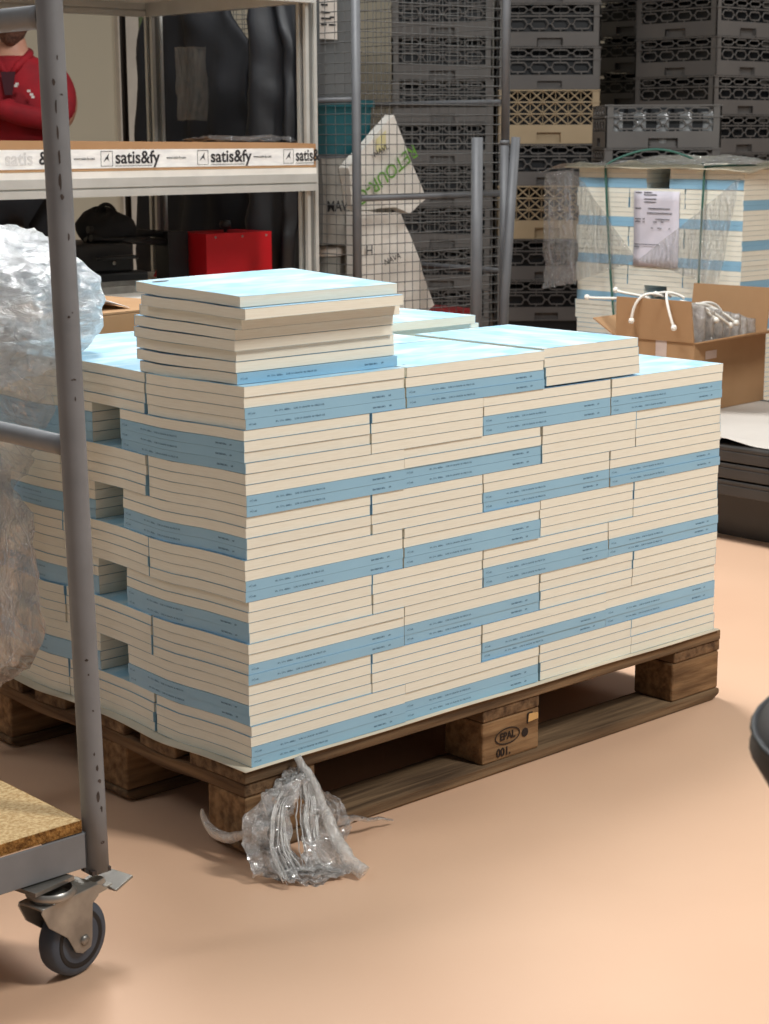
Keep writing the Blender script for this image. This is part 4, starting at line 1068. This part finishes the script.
# jacket over torso and arms
jv = bv[:5] + [(0, .01, 1.43)] + bv[7:19]
jmap = {0: 0, 1: 1, 2: 2, 3: 3, 4: 4, 5: 5}; jmap.update({k: k - 1 for k in range(7, 19)})
jv = [(0, 0, .90)] + jv[1:]
je = [(jmap[a], jmap[b]) for a, b in be if a in jmap and b in jmap]
jr = [(.175, .135), (.165, .125), (.175, .135), (.175, .13), (.105, .09), (.082, .082)] + [(.088, .08), (.062, .062), (.055, .055), (.050, .050), (.046, .046), (.040, .040), (.088, .08), (.062, .062), (.055, .055), (.050, .050), (.046, .046), (.040, .040)]
jk = skin_obj('jacket', jv, je, jr, 0, M_jac, pe)
MB().tube([(.062, .03, 1.44), (.07, -.03, 1.425), (.035, -.085, 1.385), (.01, -.105, 1.35)], [.016, .018, .016, .01], 10).tube([(-.062, .03, 1.44), (-.07, -.03, 1.425), (-.035, -.085, 1.385), (-.01, -.105, 1.35)], [.016, .018, .016, .01], 10).tube([(-.062, .03, 1.44), (0, .085, 1.455), (.062, .03, 1.44)], .017, 10).build('collar', M_jac, jk)
MB().add([(-.03, -.118, 1.36), (.03, -.118, 1.36), (.018, -.142, 1.27), (-.012, -.142, 1.27)], [(0, 1, 2, 3)]).build('zip_placket', M_jacd, jk)
wm = MB()
for i, (x, z) in enumerate([(-.10, 1.305), (-.085, 1.308), (-.07, 1.304), (-.055, 1.31), (-.04, 1.305), (.035, 1.305), (.04, 1.312), (.085, 1.285), (.095, 1.272), (.10, 1.262)]):
    wm.box((x, -.150, z), (.012, .006, .009))
wm.build('white_embroidery', M_white, jk)
pants = skin_obj('trousers', [bv[0], bv[19], bv[20], (.10, .01, .11), bv[22], bv[23], (-.10, .01, .11)], [(0, 1), (1, 2), (2, 3), (0, 4), (4, 5), (5, 6)], [(.155, .12), (.10, .10), (.078, .078), (.066, .066), (.10, .10), (.078, .078), (.066, .066)], 0, M_blk, pe)
for s in (-1, 1):
    MB().grid(lambda u, v, s=s: (s * .105 + .048 * cos(2 * pi * u) * sin(pi * v), -.06 + .14 * cos(pi * v), max(.0, .045 + .05 * sin(2 * pi * u) * sin(pi * v))), 16, 12).build('shoe', M_blkp, pe)
# hands folded on the opposite arms
def hand(cx_, cy_, cz_, s):
    hv = [(cx_, cy_, cz_), (cx_ + s * .04, cy_ - .004, cz_ + .006), (cx_ + s * .075, cy_ - .004, cz_ + .008)]; he = [(0, 1), (1, 2)]; hr = [(.024, .016), (.034, .014), (.032, .013)]
    for k in range(4):
        dz = (.026 - .017 * k); ln_ = (.055, .062, .058, .046)[k]; b = len(hv)
        hv += [(cx_ + s * .088, cy_ - .006, cz_ + .008 + dz), (cx_ + s * (.088 + ln_ * .55), cy_ + .004, cz_ + .006 + dz * 1.1), (cx_ + s * (.088 + ln_), cy_ + .026, cz_ + .002 + dz * 1.1)]
        he += [(2, b), (b, b + 1), (b + 1, b + 2)]; hr += [(.0095, .0095), (.0088, .0088), (.0075, .0075)]
    b = len(hv); hv += [(cx_ + s * .03, cy_ - .012, cz_ + .036), (cx_ + s * .058, cy_ - .012, cz_ + .062), (cx_ + s * .08, cy_ - .004, cz_ + .072)]
    he += [(1, b), (b, b + 1), (b + 1, b + 2)]; hr += [(.013, .012), (.0105, .0105), (.009, .009)]
    return skin_obj('hand', hv, he, hr, 0, M_skin, body)
hand(-.05, -.07, 1.23, -1); hand(.04, -.06, 1.235, 1)

# ------------------------------------------------------------------ lights
def area(loc, tgt, size, power, color=(1, 1, 1), sy=None):
    l = bpy.data.lights.new('lamp', 'AREA'); l.energy = power; l.size = size; l.color = color
    if sy: l.shape = 'RECTANGLE'; l.size_y = sy
    o_ = bpy.data.objects.new('ceiling_lamp', l); col.objects.link(o_); o_.location = loc
    o_.rotation_euler = (V(tgt) - V(loc)).to_track_quat('-Z', 'Y').to_euler(); return o_
area((1.4, -2.9, 4.3), (.6, 0, .2), .55, 176, (1, .995, .965), 1.5)
area((-2.4, .9, 3.6), (-.2, .1, .3), .5, 20, (.96, .98, 1), 1.4)
area((1.3, 1.7, 3.6), (.7, .7, .6), .9, 150, (.98, .99, 1), 1.6)
area((6.0, 1.2, 3.8), (4.6, 2.8, .8), 1.0, 42, (1, .99, .97), 1.6)
wd = bpy.data.worlds.new('world'); scn.world = wd; wd.use_nodes = True
wd.node_tree.nodes['Background'].inputs[0].default_value = (.92, .96, 1, 1); wd.node_tree.nodes['Background'].inputs[1].default_value = .16

# ------------------------------------------------------------------ camera
cam = bpy.data.cameras.new('camera'); co = bpy.data.objects.new('camera', cam); col.objects.link(co)
Rv = V((.73805672, -.67472832, -.00373659)); Uv = V((.14154094, .14940627, .97859283)); Dv = V((.65972603, .7227859, -.20577199))
co.matrix_world = Matrix(((Rv.x, Uv.x, -Dv.x, -1.59753845), (Rv.y, Uv.y, -Dv.y, -2.072103), (Rv.z, Uv.z, -Dv.z, 1.10176346), (0, 0, 0, 1)))
cam.sensor_fit = 'VERTICAL'; cam.sensor_height = 36; cam.lens = 1782.56 * 36 / 1024; cam.clip_start = .05
cam.dof.use_dof = True; cam.dof.focus_distance = 3.0; cam.dof.aperture_fstop = 14
scn.camera = co
scn.view_settings.view_transform = 'Standard'; scn.view_settings.look = 'None'; scn.view_settings.gamma = 1; scn.view_settings.use_curve_mapping = False
scn.view_settings.exposure = 0
scn.cycles.transparent_max_bounces = 24
